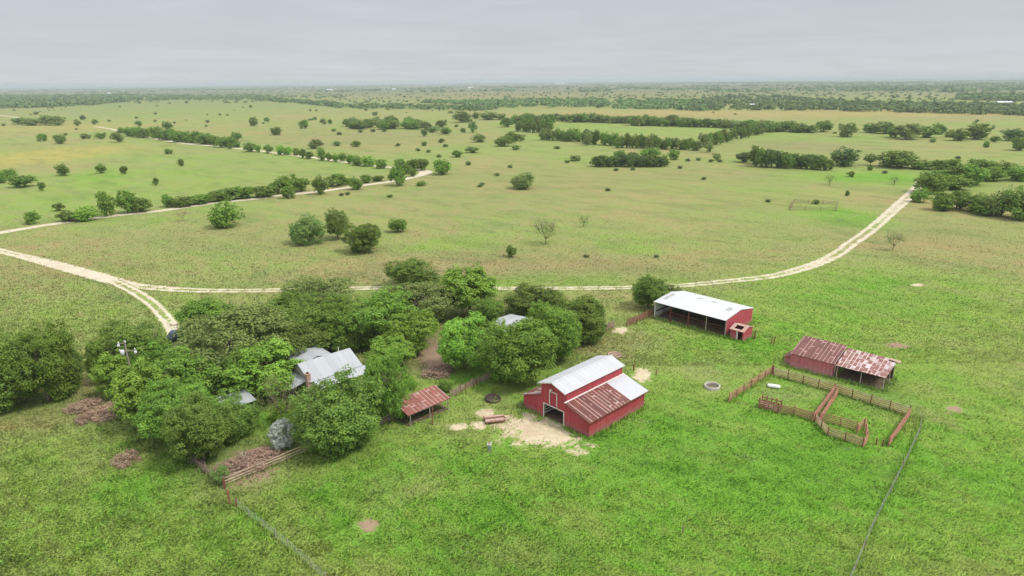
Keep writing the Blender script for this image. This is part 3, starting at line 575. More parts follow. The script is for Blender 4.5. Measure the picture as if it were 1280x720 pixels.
# --- the copse round the house, one by one (survey boxes in the photograph)
NEAR = [
    ((-42, 418, 38, 506), 'oak', 'hi', 'dark green tree cut by the left edge of the photo'),
    ((14, 408, 84, 500), 'elm', 'hi', 'broad tree at the middle of the thicket by the left edge'),
    ((60, 430, 98, 490), 'oak', 'hi', 'right end tree of the thicket by the left edge'),
    ((112, 422, 152, 474), 'elm', 'hi', 'leafy tree behind the utility pole, on its left'),
    ((132, 402, 206, 466), 'oak', 'hi', 'wide dark tree right behind the utility pole'),
    ((121, 441, 163, 492), 'bright', 'hb', 'small light green tree standing in front of the utility pole'),
    ((166, 424, 218, 472), 'elm', 'hi', 'tree between the utility pole and the parked blue car'),
    ((228, 374, 290, 428), 'elm', 'hb', 'tree just right of the parked blue car'),
    ((232, 384, 350, 474), 'olive', 'ft', 'huge olive toned spreading tree over the left of the copse'),
    ((330, 398, 404, 452), 'oak', 'hi', 'dark tree directly behind the grey roofed house'),
    ((148, 452, 222, 530), 'bright', 'hb', 'bright green tree at the outer left side of the copse'),
    ((196, 436, 268, 506), 'elm', 'hb', 'full green tree in the middle of the left copse'),
    ((256, 440, 306, 494), 'oak', 'hi', 'dark tree under the huge olive toned tree'),
    ((180, 476, 262, 548), 'elm', 'hi', 'green tree above the leaning brushwood fence'),
    ((212, 500, 284, 577), 'oak', 'hi', 'dark low tree at the bottom of the left copse'),
    ((256, 494, 316, 548), 'oak', 'hi', 'dark tree left of the white posted shelter'),
    ((286, 427, 370, 494), 'bright', 'hb', 'light green spreading tree left of the house chimney'),
    ((352, 346, 436, 392), 'olive', 'ft', 'olive tree at the back of the copse beside the track'),
    ((344, 360, 400, 400), 'elm', 'hi', 'tree in front of the olive tree at the back of the copse'),
    ((334, 374, 404, 432), 'oak', 'hi', 'round dark tree behind the house, in the middle row'),
    ((394, 372, 468, 432), 'elm', 'hi', 'mid green tree behind the right end of the house'),
    ((428, 362, 522, 428), 'elm', 'ft', 'wide mid green tree at the heart of the copse'),
    ((400, 406, 448, 440), 'oak', 'hi', 'dark tree leaning over the right gable of the house'),
    ((478, 350, 566, 408), 'olive', 'ft', 'olive green tree in front of the lone tree by the track'),
    ((480, 386, 546, 438), 'bright', 'hi', 'rounded bright tree beside the brown dead ground'),
    ((462, 420, 514, 462), 'bright', 'hb', 'pale yellow green large leaved tree right of the house'),
    ((371, 472, 470, 560), 'oak', 'hi', 'big dense tree in front of the house behind the rail fence'),
    ((458, 444, 508, 522), 'elm', 'hi', 'tall tree beside the rusty tin roofed shelter'),
    ((487, 322, 544, 358), 'oak', 'hi', 'lone dark tree at the edge of the track behind the copse'),
    ((552, 333, 618, 386), 'bright', 'hb', 'bright green tree with bare pale trunks showing below'),
    ((592, 370, 628, 408), 'oak', 'hi', 'small dark tree left of the small grey roofed outbuilding'),
    ((553, 398, 613, 460), 'bright', 'hi', 'bright green tree in front of the small outbuilding'),
    ((632, 354, 698, 394), 'oak', 'hi', 'dark tree behind the small grey roofed outbuilding'),
    ((664, 380, 724, 446), 'elm', 'hi', 'full tree right of the small outbuilding'),
    ((694, 369, 756, 424), 'oak', 'hi', 'rightmost tree of the copse, by the paling fence'),
    ((606, 396, 694, 476), 'elm', 'hi', 'largest tree between the outbuilding and the red barn'),
    ((690, 400, 722, 440), 'oak', 'hi', 'small dark tree tucked in before the rightmost copse tree'),
]
for box, sp, lvl, lb in NEAR:
    cl = .12
    if 'bare pale trunks' in lb: cl = .45
    if 'utility pole' in lb and 'small' in lb: cl = .3
    tree(box, lb, sp, lvl, cl)
tree((792, 343, 832, 382), 'round tree standing behind the white roofed shed', 'oak', 'hi', .25)
tree((822, 356, 850, 372), 'low olive bush at the back left corner of the white roofed shed', 'olive', 'ft', .1, 'bush')
tree((326, 464, 380, 528), 'scraggly half bare tree in front of the house chimney', 'olive', 'thin', .2, bare=TKS[0])
tree((340, 500, 376, 528), 'yellow green bush at the foot of the half bare tree', 'bright', 'ft', .1, 'bush')
tree((338, 523, 368, 561), 'silvery white leaved shrub inside the rail fence', 'silver', 'ft', .05, 'shrub')
tree((266, 583, 286, 604), 'grey green shrub at the yard fence corner', 'mesq', 'ft', .05, 'shrub')
tree((498, 470, 520, 486), 'small bush behind the rusty tin roofed shelter', 'bright', 'ft', .05, 'bush')
tree((548, 474, 566, 490), 'small dark bush beside the tin shelter near the paling fence', 'oak', 'ft', .05, 'bush')
for (bx, lb) in [((290, 550, 346, 584), 'broad dry brown brush clump inside the rail fence'), ((528, 424, 566, 468), 'dry brown brush between the yard trees'), ((86, 494, 122, 512), 'dry brown brush clump right of the left thicket'), ((112, 500, 154, 520), 'larger dry brush clump below the light green pole tree'),
                 ((142, 564, 172, 580), 'isolated dry brush clump low on the left slope'), ((96, 518, 116, 528), 'smallest dry brush clump on the left slope'), ((268, 572, 296, 592), 'dry brush tuft by the corner of the yard')]:
    x, y, z, a, b_ = solve_box(*bx, .0); o = mk('dead_brush', BRU[int(x) % 2]); o.location = (x, y, .3); o.scale = (a, a, .75); setm(o, 'dry'); tag(o, lb, 'brush')
# brown brush: a heap of thin dry stems as well
def deadlimb(px, py, s, lb, seed):
    g = G(px, py); r = random.Random(seed); mb = MB(); p = Vector((0, 0, 0)); d = Vector((.8, .2, .6)).normalized()
    for k in range(3):
        q = Vector((r.uniform(-.3, .3), r.uniform(-.3, .3), .05)); e = q + Vector((r.uniform(-1, 1.2), r.uniform(-.3, 1), r.uniform(.6, 1.1))) * s; mb.tube(q, e, .09, .05); m_ = q.lerp(e, .55); mb.tube(m_, m_ + Vector((r.uniform(-.7, .7), r.uniform(-.4, .6), r.uniform(.3, .7))) * s, .055, .025)
    o = mb.build('dead_limb', M['barkpale']); o.location = g; tag(o, lb, 'dead limb')
deadlimb(381, 564, 1.5, 'bleached dead limb under the silvery shrub', 3); deadlimb(309, 580, 1.4, 'bleached dead limb on the brown yard ground', 8)

# --- trees alone in the pasture
FIELD = [
    ((264, 252, 299, 283), 'elm', 'md', 'solitary leafy tree below the gravel road, left of centre'),
    ((364, 270, 404, 304), 'mesq', 'ft', 'leftmost of the three pasture trees, broad and feathery'),
    ((406, 262, 434, 294), 'oak', 'ft', 'upright tree at the back of the three pasture trees'),
    ((434, 279, 476, 314), 'oak', 'hi', 'rounded tree nearest the camera of the three pasture trees'),
    ((487, 273, 509, 288), 'elm', 'ft', 'little umbrella shaped tree right of the three pasture trees'),
    ((639, 216, 668, 235), 'olive', 'ft', 'windswept half dead bush alone in the middle pasture'),
    ((633, 307, 646, 321), 'oak', 'md', 'small round bush in the pasture above the track'),
]
for box, sp, lvl, lb in FIELD: tree(box, lb, sp, lvl, .3 if 'upright' in lb or 'umbrella' in lb else .06)
tree((664, 271, 700, 297), 'thin airy tree casting a shadow in the middle pasture', 'mesq', 'thin', .7, bare=TKS[0], seed=0)
tree((1106, 289, 1131, 306), 'nearly bare small tree beside the right hand track', 'mesq', 'thin', .9, bare=TKS[0], seed=1)
tree((218, 261, 236, 272), 'leafless shrubby tree below the gravel road', 'dry', 'thin', .8, bare=TKS[1], seed=1)
for bx, lb in [((722, 267, 738, 281), 'thin wispy sapling in the middle pasture'), ((1031, 217, 1045, 229), 'sparse pale tree above the bright green patch'), ((1112, 220, 1126, 229), 'sparse pale bush left of the track end')]:
    tree(bx, lb, 'mesq', 'thin', .4)

# --- trees and bushes of the middle distance, each where it stands
def many(boxes, label, group, sp, cat='tree', lvl='md', clear=.1):
    for bx in boxes:
        s = sp if isinstance(sp, str) else RT_.choice(sp); x0, y0, x1, y1 = bx
        tree((x0, y0, x1, y1), label, s, lvl, clear, cat, group)
G1 = ['oak', 'elm', 'elm', 'bright']
many([(121, 240, 141, 269), (146, 238, 168, 265), (164, 247, 188, 264), (94, 258, 121, 275), (73, 264, 97, 276)], 'tree of the loose clump on the far side of the road near its left end', 'clump on the left road side', G1)
many([(202, 243, 215, 258), (213, 246, 240, 257), (236, 243, 262, 254), (258, 239, 282, 251), (272, 235, 300, 249), (294, 232, 320, 247), (318, 232, 342, 246), (335, 229, 350, 242)], 'low tree in the hedge lining the middle of the gravel road', 'hedge trees along the gravel road', ['oak', 'elm'])
many([(344, 219, 371, 240), (365, 222, 386, 238), (352, 233, 368, 247), (391, 220, 408, 242), (410, 217, 432, 232), (435, 221, 452, 236), (450, 218, 464, 228), (465, 219, 480, 226), (428, 222, 440, 230)], 'tree in the row just before the bend of the gravel road', 'row before the road bend', G1)
many([(486, 208, 506, 231), (511, 210, 521, 220), (492, 199, 510, 213), (508, 199, 524, 213), (519, 198, 536, 212), (541, 199, 563, 217), (521, 226, 533, 232), (500, 205, 514, 217)], 'bushy tree clustered around the bend of the gravel road', 'trees at the road bend', ['oak', 'oak', 'elm'])
many([(330, 181, 341, 191), (345, 182, 357, 193), (355, 184, 365, 193), (366, 185, 374, 194), (374, 186, 383, 197), (382, 189, 392, 198), (396, 184, 406, 200), (407, 191, 415, 201), (415, 192, 423, 202), (423, 191, 433, 201), (433, 193, 442, 204), (440, 194, 453, 206), (451, 195, 468, 207), (469, 199, 483, 210), (318, 181, 326, 190)], 'small tree in the row following the upper leg of the road', 'row along the upper leg of the road', G1)
hr = []
for i in range(22):
    f_ = i / 21; x = 160 + 128 * f_; yb = 169 + 15 * f_ + RT_.uniform(-1.5, 1); wq = RT_.uniform(11, 16); hr.append((x - wq / 2, yb - RT_.uniform(10, 14), x + wq / 2, yb))
many(hr, 'tree packed into the dense belt beside the upper left road', 'dense belt at the upper left road', ['elm', 'elm', 'oak'])
many([(290, 165, 302, 176), (305, 178, 319, 189), (284, 178, 290, 186), (291, 177, 300, 184), (139, 165, 153, 177), (147, 159, 156, 166), (119, 166, 130, 173), (100, 167, 112, 173), (67, 168, 81, 179), (47, 167, 58, 176), (93, 149, 99, 157), (115, 149, 122, 155), (203, 152, 214, 161), (169, 151, 177, 157), (312, 146, 322, 157), (49, 144, 64, 155), (58, 145, 78, 156), (16, 147, 34, 155), (30, 149, 50, 155)],
     'scattered bush in the far left pasture near the upper road', 'bushes near the upper left road', ['oak', 'olive', 'elm'], 'bush')
many([(2, 211, 19, 224), (14, 218, 42, 233), (70, 205, 84, 219), (120, 205, 131, 216), (150, 207, 159, 217), (191, 222, 198, 231), (48, 227, 56, 238), (222, 198, 229, 207), (205, 186, 215, 192), (32, 264, 48, 279), (67, 254, 79, 263), (-8, 213, 6, 228)], 'dark bush standing alone in the left green pasture', 'bushes in the left green pasture', ['oak', 'oak', 'elm'], 'bush')
th = []
for i in range(26):
    f_ = RT_.random(); x = 432 + 124 * f_; yb = 157 + RT_.uniform(-3, 4) + 2 * f_; wq = RT_.uniform(11, 17); th.append((x - wq / 2, yb - RT_.uniform(8, 11), x + wq / 2, yb))
many(th, 'tree in the long oval thicket north of the road bend', 'oval thicket beyond the road bend', ['oak', 'oak', 'olive', 'elm'], lvl='md')
many([(549, 159, 564, 167), (526, 161, 534, 170), (535, 158, 548, 165), (566, 139, 588, 152), (590, 140, 600, 148), (600, 140, 622, 149), (616, 142, 632, 149), (586, 152, 596, 165), (625, 147, 641, 158), (620, 170, 641, 182), (590, 167, 606, 177), (632, 165, 650, 176), (638, 168, 648, 176), (386, 174, 403, 185), (416, 176, 425, 182), (439, 176, 451, 183), (339, 159, 352, 168), (374, 150, 386, 160), (400, 148, 408, 155), (410, 149, 415, 155), (527, 177, 534, 182), (582, 184, 598, 190), (565, 188, 578, 196), (582, 201, 589, 206), (548, 173, 556, 178), (575, 160, 582, 165)],
     'scattered bush in the pasture between the road bend and the far hedges', 'bushes beyond the road bend', ['oak', 'olive', 'mesq'], 'bush')
cb = []
for i in range(17):
    f_ = i / 16; x = 745 + 84 * f_; yb = 207.5 + RT_.uniform(-.5, 1); wq = RT_.uniform(11, 15); cb.append((x - wq / 2, yb - RT_.uniform(12, 16), x + wq / 2, yb))
many(cb, 'dark bush packed in the compact oblong thicket in mid pasture', 'compact oblong thicket', ['cedar', 'cedar', 'oak'], 'bush')
many([(767, 187, 783, 197), (807, 185, 826, 195), (835, 187, 849, 199), (800, 187, 812, 195), (784, 190, 798, 197)], 'lighter tree behind the compact oblong thicket', 'trees behind the oblong thicket', ['elm', 'bright', 'olive'])
h1 = []
for (xa, ya, xb, yb_, n, hh) in [(646, 163, 690, 166, 9, 15), (640, 153, 690, 156, 8, 13), (677, 174, 728, 176, 9, 14), (728, 179, 748, 180, 4, 16), (752, 181, 772, 182, 3, 16), (771, 184, 826, 185, 10, 17), (826, 185, 875, 187, 9, 14), (877, 184, 960, 164, 14, 15), (960, 165, 992, 160, 5, 12)]:
    for i in range(n):
        f_ = (i + .5) / n; x = xa + (xb - xa) * f_; y = ya + (yb_ - ya) * f_ + RT_.uniform(-1, 1); wq = (xb - xa) / n * RT_.uniform(1.6, 2.3); hq = hh * RT_.uniform(.75, 1.08); h1.append((x - wq / 2, y - hq, x + wq / 2, y))
many(h1, 'tree in the nearer of the two long hedges across the centre', 'nearer long hedge', ['oak', 'oak', 'elm', 'olive'])
h2 = []
for (xa, ya, xb, yb_, n, hh) in [(686, 150, 712, 151, 4, 8), (713, 151, 790, 154, 9, 10), (790, 156, 880, 158, 12, 12), (880, 158, 968, 161, 11, 10), (968, 163, 1018, 166, 6, 11)]:
    for i in range(n):
        f_ = (i + .5) / n; x = xa + (xb - xa) * f_; y = ya + (yb_ - ya) * f_ + RT_.uniform(-.7, .7); wq = (xb - xa) / n * RT_.uniform(1.8, 2.5); hq = hh * RT_.uniform(.75, 1.1); h2.append((x - wq / 2, y - hq, x + wq / 2, y))
many(h2, 'tree in the farther of the two long hedges across the centre', 'farther long hedge', ['oak', 'oak', 'olive'])
h3 = []
for i in range(15):
    f_ = (i + .5) / 15; x = 942 + 98 * f_; y = 207 + 5 * f_ + RT_.uniform(-1, 1); wq = RT_.uniform(11, 17); hq = (24 - 9 * f_) * RT_.uniform(.8, 1.05); h3.append((x - wq / 2, y - hq, x + wq / 2, y))
many(h3 + [(920, 190, 938, 202), (936, 186, 952, 204)], 'dark tree in the wedge shaped thicket left of the twin round trees', 'wedge shaped thicket', ['oak', 'cedar', 'oak'])
tree((1041, 185, 1073, 207), 'left one of the twin round trees past the wedge thicket', 'cedar', 'md', .05); tree((1103, 188, 1144, 209), 'right one of the twin round trees, wider and greener', 'oak', 'md', .05)
tree((1082, 192, 1096, 203), 'little stemmed tree between the twin round trees', 'olive', 'md', .6)
h4 = [(1142, 200, 1166, 211), (1163, 200, 1185, 212), (1180, 199, 1201, 212), (1145, 216, 1181, 240), (1176, 219, 1212, 236), (1160, 212, 1190, 230), (1180, 208, 1208, 230), (1200, 206, 1232, 230), (1208, 199, 1243, 220), (1230, 208, 1256, 225), (1244, 202, 1266, 220), (1262, 207, 1292, 225), (1225, 210, 1245, 226)]
many(h4, 'leafy tree in the cluster behind the end of the right hand track', 'tree cluster at the track end', ['oak', 'elm', 'elm'])
h5 = [(1141, 236, 1161, 252), (1166, 240, 1190, 262), (1184, 238, 1212, 260), (1205, 242, 1232, 264), (1226, 242, 1250, 268), (1240, 240, 1270, 268), (1256, 234, 1296, 272), (1170, 250, 1188, 263), (1215, 254, 1238, 268)]
many(h5, 'tree in the low belt at the right edge, nearer than the track end', 'belt at the right edge', ['oak', 'elm', 'olive'])
many([(1020, 151, 1040, 164), (1050, 154, 1071, 170), (1080, 154, 1097, 165), (1094, 152, 1118, 166), (1110, 159, 1131, 171), (1122, 155, 1150, 173), (1146, 158, 1171, 171), (1165, 154, 1181, 167), (1189, 161, 1210, 175), (1210, 154, 1238, 173), (1254, 161, 1278, 175), (1265, 171, 1284, 187), (1230, 176, 1237, 184), (1239, 170, 1250, 177), (1182, 164, 1192, 171)],
     'tree scattered in the broken line across the right pasture', 'broken line in the right pasture', ['oak', 'oak', 'cedar', 'olive'])
many([(880, 175, 891, 190), (891, 191, 901, 200), (1059, 214, 1068, 221), (1057, 238, 1062, 245), (1016, 249, 1024, 255), (712, 194, 726, 201), (692, 182, 700, 186), (640, 181, 651, 187), (647, 168, 657, 176), (1085, 206, 1091, 213), (1163, 173, 1169, 178)], 'small bush dotted in the open pasture right of centre', 'small bushes right of centre', ['oak', 'olive'], 'bush', 'lo', 0)
# low dark tufts of brush, individually placed
dots = [(850, 210), (880, 224), (1106, 216), (605, 0), (760, 238), (791, 212), (770, 213), (860, 201), (873, 200), (889, 202), (900, 202), (709, 203), (427, 244), (434, 243), (487, 246), (600, 233), (603, 231), (621, 219), (638, 209), (676, 170), (1198, 198), (960, 252), (733, 321), (820, 321), (549, 196), (523, 188), (536, 190), (497, 182), (557, 183), (424, 168), (450, 165), (466, 164), (480, 164)]
for x, y in dots:
    if y: tree((x - 3.2, y - 3, x + 3.2, y + .6), 'low dark tuft of brush flat on the open pasture', 'cedar', 'lo', 0, 'shrub', 'low tufts on the open pasture')
# scattered bushes thinning towards the horizon
rs = random.Random(21); cnt = 0
while cnt < 120:
    x = rs.uniform(-10, 1290); y = 129 + 42 * rs.random() ** 1.5
    if 136 < y < 146 and x > 640 and rs.random() < .8: continue
    if x > 640 and 146 < y < 165 and rs.random() < .6: continue
    if y > 160 and rs.random() < .5: continue
    if math.sin(x * .021 + 2 * math.sin(y * .2)) * math.sin(y * .5 + x * .008) < -.15: continue
    d_ = depth(G(x, y)); s = rs.uniform(1.2, 3.0) if rs.random() < .85 else rs.uniform(3, 5); s *= .85; wq = s * F / d_ * 2; hq = wq * rs.uniform(.45, .85)
    if wq < 1.6: continue
    tree((x - wq / 2, y - hq, x + wq / 2, y), 'tiny dark bush scattered over the distant plain', rs.choice(['oak', 'cedar', 'olive', 'mesq', 'elm']), 'lo', 0, 'bush', 'bushes over the distant plain'); cnt += 1

# ------------------------------------------------------------------ far woods and scrub, past counting
def mass(name, label, spots, sp='far', q=26, lsz=.30, seed=1, cat='woods'):
    rg = np.random.default_rng(seed); sp_ = np.array(spots); n = len(sp_); d = unit(rg.normal(size=(n, q, 3))); d[..., 2] = np.abs(d[..., 2]) * 1.0 - .25
    Pn = sp_[:, None, :2]; r = sp_[:, 2][:, None]; h = sp_[:, 3][:, None]; jr = rg.uniform(.75, 1.08, (n, q))
    X = Pn[..., 0] + d[..., 0] * r * jr; Y = Pn[..., 1] + d[..., 1] * r * jr; Z = np.maximum(h * .42 + d[..., 2] * h * .6 * jr, .1)
    Nn = unit(d + np.array([0, 0, .5]) + rg.normal(size=d.shape) * .3); t1 = unit(np.cross(Nn, rg.normal(size=Nn.shape))); t2 = np.cross(Nn, t1); s = (lsz * np.minimum(r, h) * rg.uniform(.8, 1.4, (n, q)))[..., None]
    c0 = np.stack([X, Y, Z], -1); V = np.stack([c0 - t1 * s, c0 - t2 * s, c0 + t1 * s, c0 + t2 * s], 2).reshape(-1, 3); T = np.repeat(np.clip(rg.random((n, q)) * .5 + rg.random((n, 1)) * .5, 0, 1), 4)
    o = mk(name, arr_mesh(name, V, np.arange(len(V)).reshape(-1, 4), FO[sp], [('tint', T, 'F')])); tag(o, label, cat, kind='stuff'); return o
rw = random.Random(5)
def band(pts, n, r=(4, 8), h=(6, 9)):
    """pts: (x, ytop of standing ground, ybottom of standing ground)"""
    out = []
    xs_ = [p[0] for p in pts]
    for _ in range(n):
        x = rw.uniform(xs_[0], xs_[-1]); a = np.interp(x, xs_, [p[1] for p in pts]); b = np.interp(x, xs_, [p[2] for p in pts]); y = a + (b - a) * rw.random(); g = G(x, y); out.append((g[0], g[1], rw.uniform(*r), rw.uniform(*h)))
    return out
mass('far_woods', 'wide dark wood filling the far left', band([(-60, 120, 137), (40, 120, 135), (110, 119.5, 132), (162, 119, 127)], 1500, (6, 12), (9, 12)) + band([(160, 119, 127), (260, 119, 125), (340, 119, 126)], 330, (5, 10), (6, 9)), seed=2)
mass('far_woods', 'thin diagonal belt of far trees left of centre', band([(318, 123, 126), (380, 127, 130), (425, 131, 135)], 150, (5, 9), (6, 9)) + band([(420, 132, 136), (480, 132, 136), (600, 135, 139), (625, 134, 138)], 170, (5, 8), (5, 8)) + band([(300, 118, 124), (430, 118, 124)], 60, (4, 8), (5, 8)), seed=3)
mass('far_woods', 'belt of far trees running behind the centre fields', band([(530, 127, 129), (600, 127, 133), (640, 125, 135), (760, 124, 134)], 330, (4, 9), (5, 9)) + band([(765, 128, 136), (830, 124, 137), (880, 127, 139)], 200, (4, 9), (5, 9)), seed=4)
mass('far_woods', 'long wooded band across the far right', band([(862, 128, 139), (905, 120, 138), (960, 120, 138), (1100, 129, 140), (1290, 133, 145)], 800, (5, 9), (5, 8)), seed=5)
mass('far_woods', 'detached dark wood near the upper right corner', band([(1198, 119, 125), (1240, 119, 126), (1300, 120, 127)], 230, (6, 11), (7, 10)), seed=6)
sc = []
for _ in range(2600):
    y = 103.4 + 26 * rw.random() ** 1.5; x = rw.uniform(-60, 1340); g = G(x, y); D = math.hypot(g[0], g[1])
    if D > 24000 or D < 1300: continue
    s = rw.uniform(2, 5) if D < 4000 else rw.uniform(6, 16) * D / 8000 + 3
    sc.append((g[0], g[1], s, rw.uniform(3, 6) if D < 4000 else rw.uniform(5, 9)))
mass('far_scrub', 'countless dark specks of scrub out to the horizon', sc, q=16, lsz=.4, seed=7, cat='scrub')
sc = []
for _ in range(130):          # lines of trees and woodlots kilometres away
    y = 103.2 + 12 * rw.random() ** 1.8; x = rw.uniform(-60, 1340); g = G(x, y); D = math.hypot(g[0], g[1])
    if D > 26000: continue
    L_ = rw.uniform(100, 700) * D / 8000; k = int(14 + L_ / 30)
    for j in range(k): sc.append((g[0] + rw.uniform(-L_, L_), g[1] + rw.uniform(-12, 12) * D / 3000, rw.uniform(8, 20) * max(1, D / 9000), rw.uniform(7, 12)))
for (xa, xb, yy, k) in [(860, 1112, 103.9, 420), (0, 330, 112.5, 120), (740, 900, 104.2, 200), (1190, 1290, 101.8, 60)]:
    for j in range(k):
        g = G(rw.uniform(xa, xb), yy + rw.uniform(-.15, .25))
        if g[1] > 0: sc.append((g[0], g[1], rw.uniform(15, 45), rw.uniform(9, 13)))
mass('far_woods', 'thin bluish tree lines close under the horizon', sc, q=16, lsz=.42, seed=8)

# far farm buildings, pale specks
def farbuild(px, py, wm, lm, h, lb, roofm='farroof'):
    g = G(px, py); t = thing('farm_building', lb, 'farm building', (g[0], g[1], 0), rw.uniform(-.2, .2), 'pale farm buildings near the horizon')
    MB().box((-wm / 2, -lm / 2, 0), (wm / 2, lm / 2, h)).build('wall', M['farwall'], t)
    MB().prism([(-wm / 2 - .5, -lm / 2 - .6, h + .02), (-wm / 2 - .5, lm / 2 + .6, h + .02), (-wm / 2 - .5, 0, h + lm * .22)], (wm + 1, 0, 0)).build('roof', M[roofm], t)
for a in [(412, 113.5, 34, 20, 6, 'white building just under the horizon left of centre'), (484, 112.2, 30, 20, 6, 'left of the two white buildings under the horizon'), (492.5, 112.4, 24, 18, 6, 'right of the two white buildings under the horizon'), (28, 112.6, 60, 20, 8, 'pale building under the horizon at far left'), (81, 111.8, 40, 20, 8, 'pale building under the horizon, second from left'),
          (137, 119.5, 14, 12, 11, 'small white building standing above the left wood'), (936, 133, 18, 7, 3, 'pale tin roof among the band of trees'), (1254, 131, 24, 9, 4, 'pale roofed farmstead at the upper right'), (697, 105.3, 60, 40, 9, 'left pale building of the town on the horizon'), (703.5, 105.2, 50, 40, 11, 'right pale building of the town on the horizon'), (588, 111, 30, 20, 8, 'small pale building near the horizon centre')]:
    farbuild(*a)

# ------------------------------------------------------------------ red barn
def slab(mb, a, b, c, d, t=.06): 
    nrm = (Vector(b) - Vector(a)).cross(Vector(d) - Vector(a)).normalized(); nrm = nrm if nrm.z > 0 else -nrm
    return mb.prism([a, b, c, d], -nrm * t)
t = thing('barn', 'large red barn with pale metal roof and half rusted lean-to', 'barn', (10.19, 77.04, 0), -.81)
L = 12.38; W3, W4, W = -4.16, -8.94, -12.49; T_ = .12
wb = MB()   # front walls (y = 0), pieces around the openings
wb.prism([(0, 0, 0), (W3 - .0, 0, 0), (W3, 0, 3.86), (0, 0, 2.72)], (0, T_, 0))
wb.prism([(W3, 0, 0), (-4.55, 0, 0), (-4.55, 0, 5.46), (W3, 0, 5.3)], (0, T_, 0))
wb.prism([(-8.4, 0, 0), (W4, 0, 0), (W4, 0, 5.3), (-8.4, 0, 5.46)], (0, T_, 0))
wb.prism([(-4.55, 0, 2.25), (-8.4, 0, 2.25), (-8.4, 0, 2.42), (-4.55, 0, 2.42)], (0, T_, 0))
wb.prism([(-4.55, 0, 2.42), (-5.95, 0, 2.42), (-5.95, 0, 5.88), (-4.55, 0, 5.4)], (0, T_, 0))
wb.prism([(-7.25, 0, 2.42), (-8.4, 0, 2.42), (-8.4, 0, 5.4), (-7.25, 0, 5.8)], (0, T_, 0))
wb.prism([(-5.95, 0, 4.5), (-7.25, 0, 4.5), (-7.25, 0, 5.8), (-6.55, 0, 6.06), (-5.95, 0, 5.88)], (0, T_, 0))
wb.prism([(W4, 0, 0), (W, 0, 0), (W, 0, 1.95), (W4, 0, 3.35)], (0, T_, 0))
wb.build('front_wall', M['red'], t)
sb = MB(); sb.box((-T_, T_ + .003, 0), (0, L, 2.72)); sb.box((W3 - T_, T_ + .003, 3.6), (W3, L, 5.28)); sb.box((W4, T_ + .003, 2.6), (W4 + T_, L, 5.28)); sb.box((W, T_ + .003, 0), (W + T_, L, 1.93))
sb.build('side_wall', M['red'], t)
bb = MB(); bb.prism([(0, L + .003, 0), (W3, L + .003, 0), (W3, L + .003, 3.86), (0, L + .003, 2.72)], (0, T_, 0)); bb.prism([(W3, L + .003, 0), (W4, L + .003, 0), (W4, L + .003, 5.3), (-6.55, L + .003, 6.06), (W3, L + .003, 5.3)], (0, T_, 0)); bb.prism([(W4, L + .003, 0), (W, L + .003, 0), (W, L + .003, 1.95), (W4, L + .003, 3.35)], (0, T_, 0))
bb.build('back_wall', M['red'], t)
rb = MB(); slab(rb, (W3 + .25, -.5, 5.33), (W3 + .25, L + .5, 5.33), (-6.55, L + .5, 6.2), (-6.55, -.5, 6.2)); slab(rb, (W4 - .25, -.5, 5.33), (W4 - .25, L + .5, 5.33), (-6.553, L + .5, 6.2), (-6.553, -.5, 6.2))
ro = rb.build('roof', M['barnroof'], t)
rc = MB(); rc.prism([(-6.75, -.52, 6.17), (-6.55, -.52, 6.26), (-6.35, -.52, 6.17)], (0, L + 1.04, 0)); rc.build('ridge_cap', M['barnroof'], ro)
lb_ = MB(); slab(lb_, (.42, -.48, 2.70), (.42, L + .48, 2.70), (W3 + .003, L + .48, 4.0), (W3 + .003, -.48, 4.0), .05); lb_.build('lean_roof', M['leanroof'], t, label='half rusted, half new lean-to roof')
fb_ = MB(); slab(fb_, (W3 + .0, -.5, 4.04), (W3 + .0, L + .5, 4.04), (W3 + .22, L + .5, 3.99), (W3 + .22, -.5, 3.99), .03); fb_.build('flashing', M['white_trim'], t)
lo_ = MB(); slab(lo_, (W - .4, -.25, 1.98), (W - .4, 5.6, 1.98), (W4 - .003, 5.6, 3.5), (W4 - .003, -.25, 3.5), .05); slab(lo_, (W - .4, 5.603, 1.96), (W - .4, L + .3, 1.96), (W4 - .003, L + .3, 3.46), (W4 - .003, 5.603, 3.46), .05); lo_.build('lean_roof', M['oldroof'], t, label='pale rusty roof of the left lean-to')
dt = MB(); dt.box((-4.66, -.05, 0), (-4.5, -.003, 2.3)); dt.box((-8.5, -.05, 0), (-8.34, -.003, 2.3)); dt.box((-8.34, -.05, 2.17), (-4.66, -.003, 2.3)); dt.build('door_frame', M['white_trim'], t)
ld = MB(); ld.box((-7.22, .05, 2.45), (-5.98, .1, 4.47)); ldo = ld.build('loft_door', M['red'], t)
lf = MB(); lf.box((-7.36, -.06, 2.42), (-7.22, -.003, 4.7)); lf.box((-5.98, -.06, 2.42), (-5.86, -.003, 4.6)); lf.box((-7.22, -.06, 4.42), (-5.98, -.003, 4.54)); lf.build('frame', M['white_trim'], ldo)
br_ = MB(); br_.bar((-6.9, -.35, 4.85), (-6.9, 0, 4.8), .3, .16); br_.build('hoist_bracket', M['white_trim'], t)
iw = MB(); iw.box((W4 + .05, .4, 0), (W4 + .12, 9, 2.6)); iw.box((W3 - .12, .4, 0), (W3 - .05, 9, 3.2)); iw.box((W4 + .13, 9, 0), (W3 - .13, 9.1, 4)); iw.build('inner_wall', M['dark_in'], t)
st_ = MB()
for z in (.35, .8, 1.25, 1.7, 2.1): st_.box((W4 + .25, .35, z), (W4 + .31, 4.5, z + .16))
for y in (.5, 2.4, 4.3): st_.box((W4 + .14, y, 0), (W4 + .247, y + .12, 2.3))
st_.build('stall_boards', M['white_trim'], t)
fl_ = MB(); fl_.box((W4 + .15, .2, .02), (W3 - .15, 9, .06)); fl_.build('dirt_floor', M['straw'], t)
tb_ = MB()
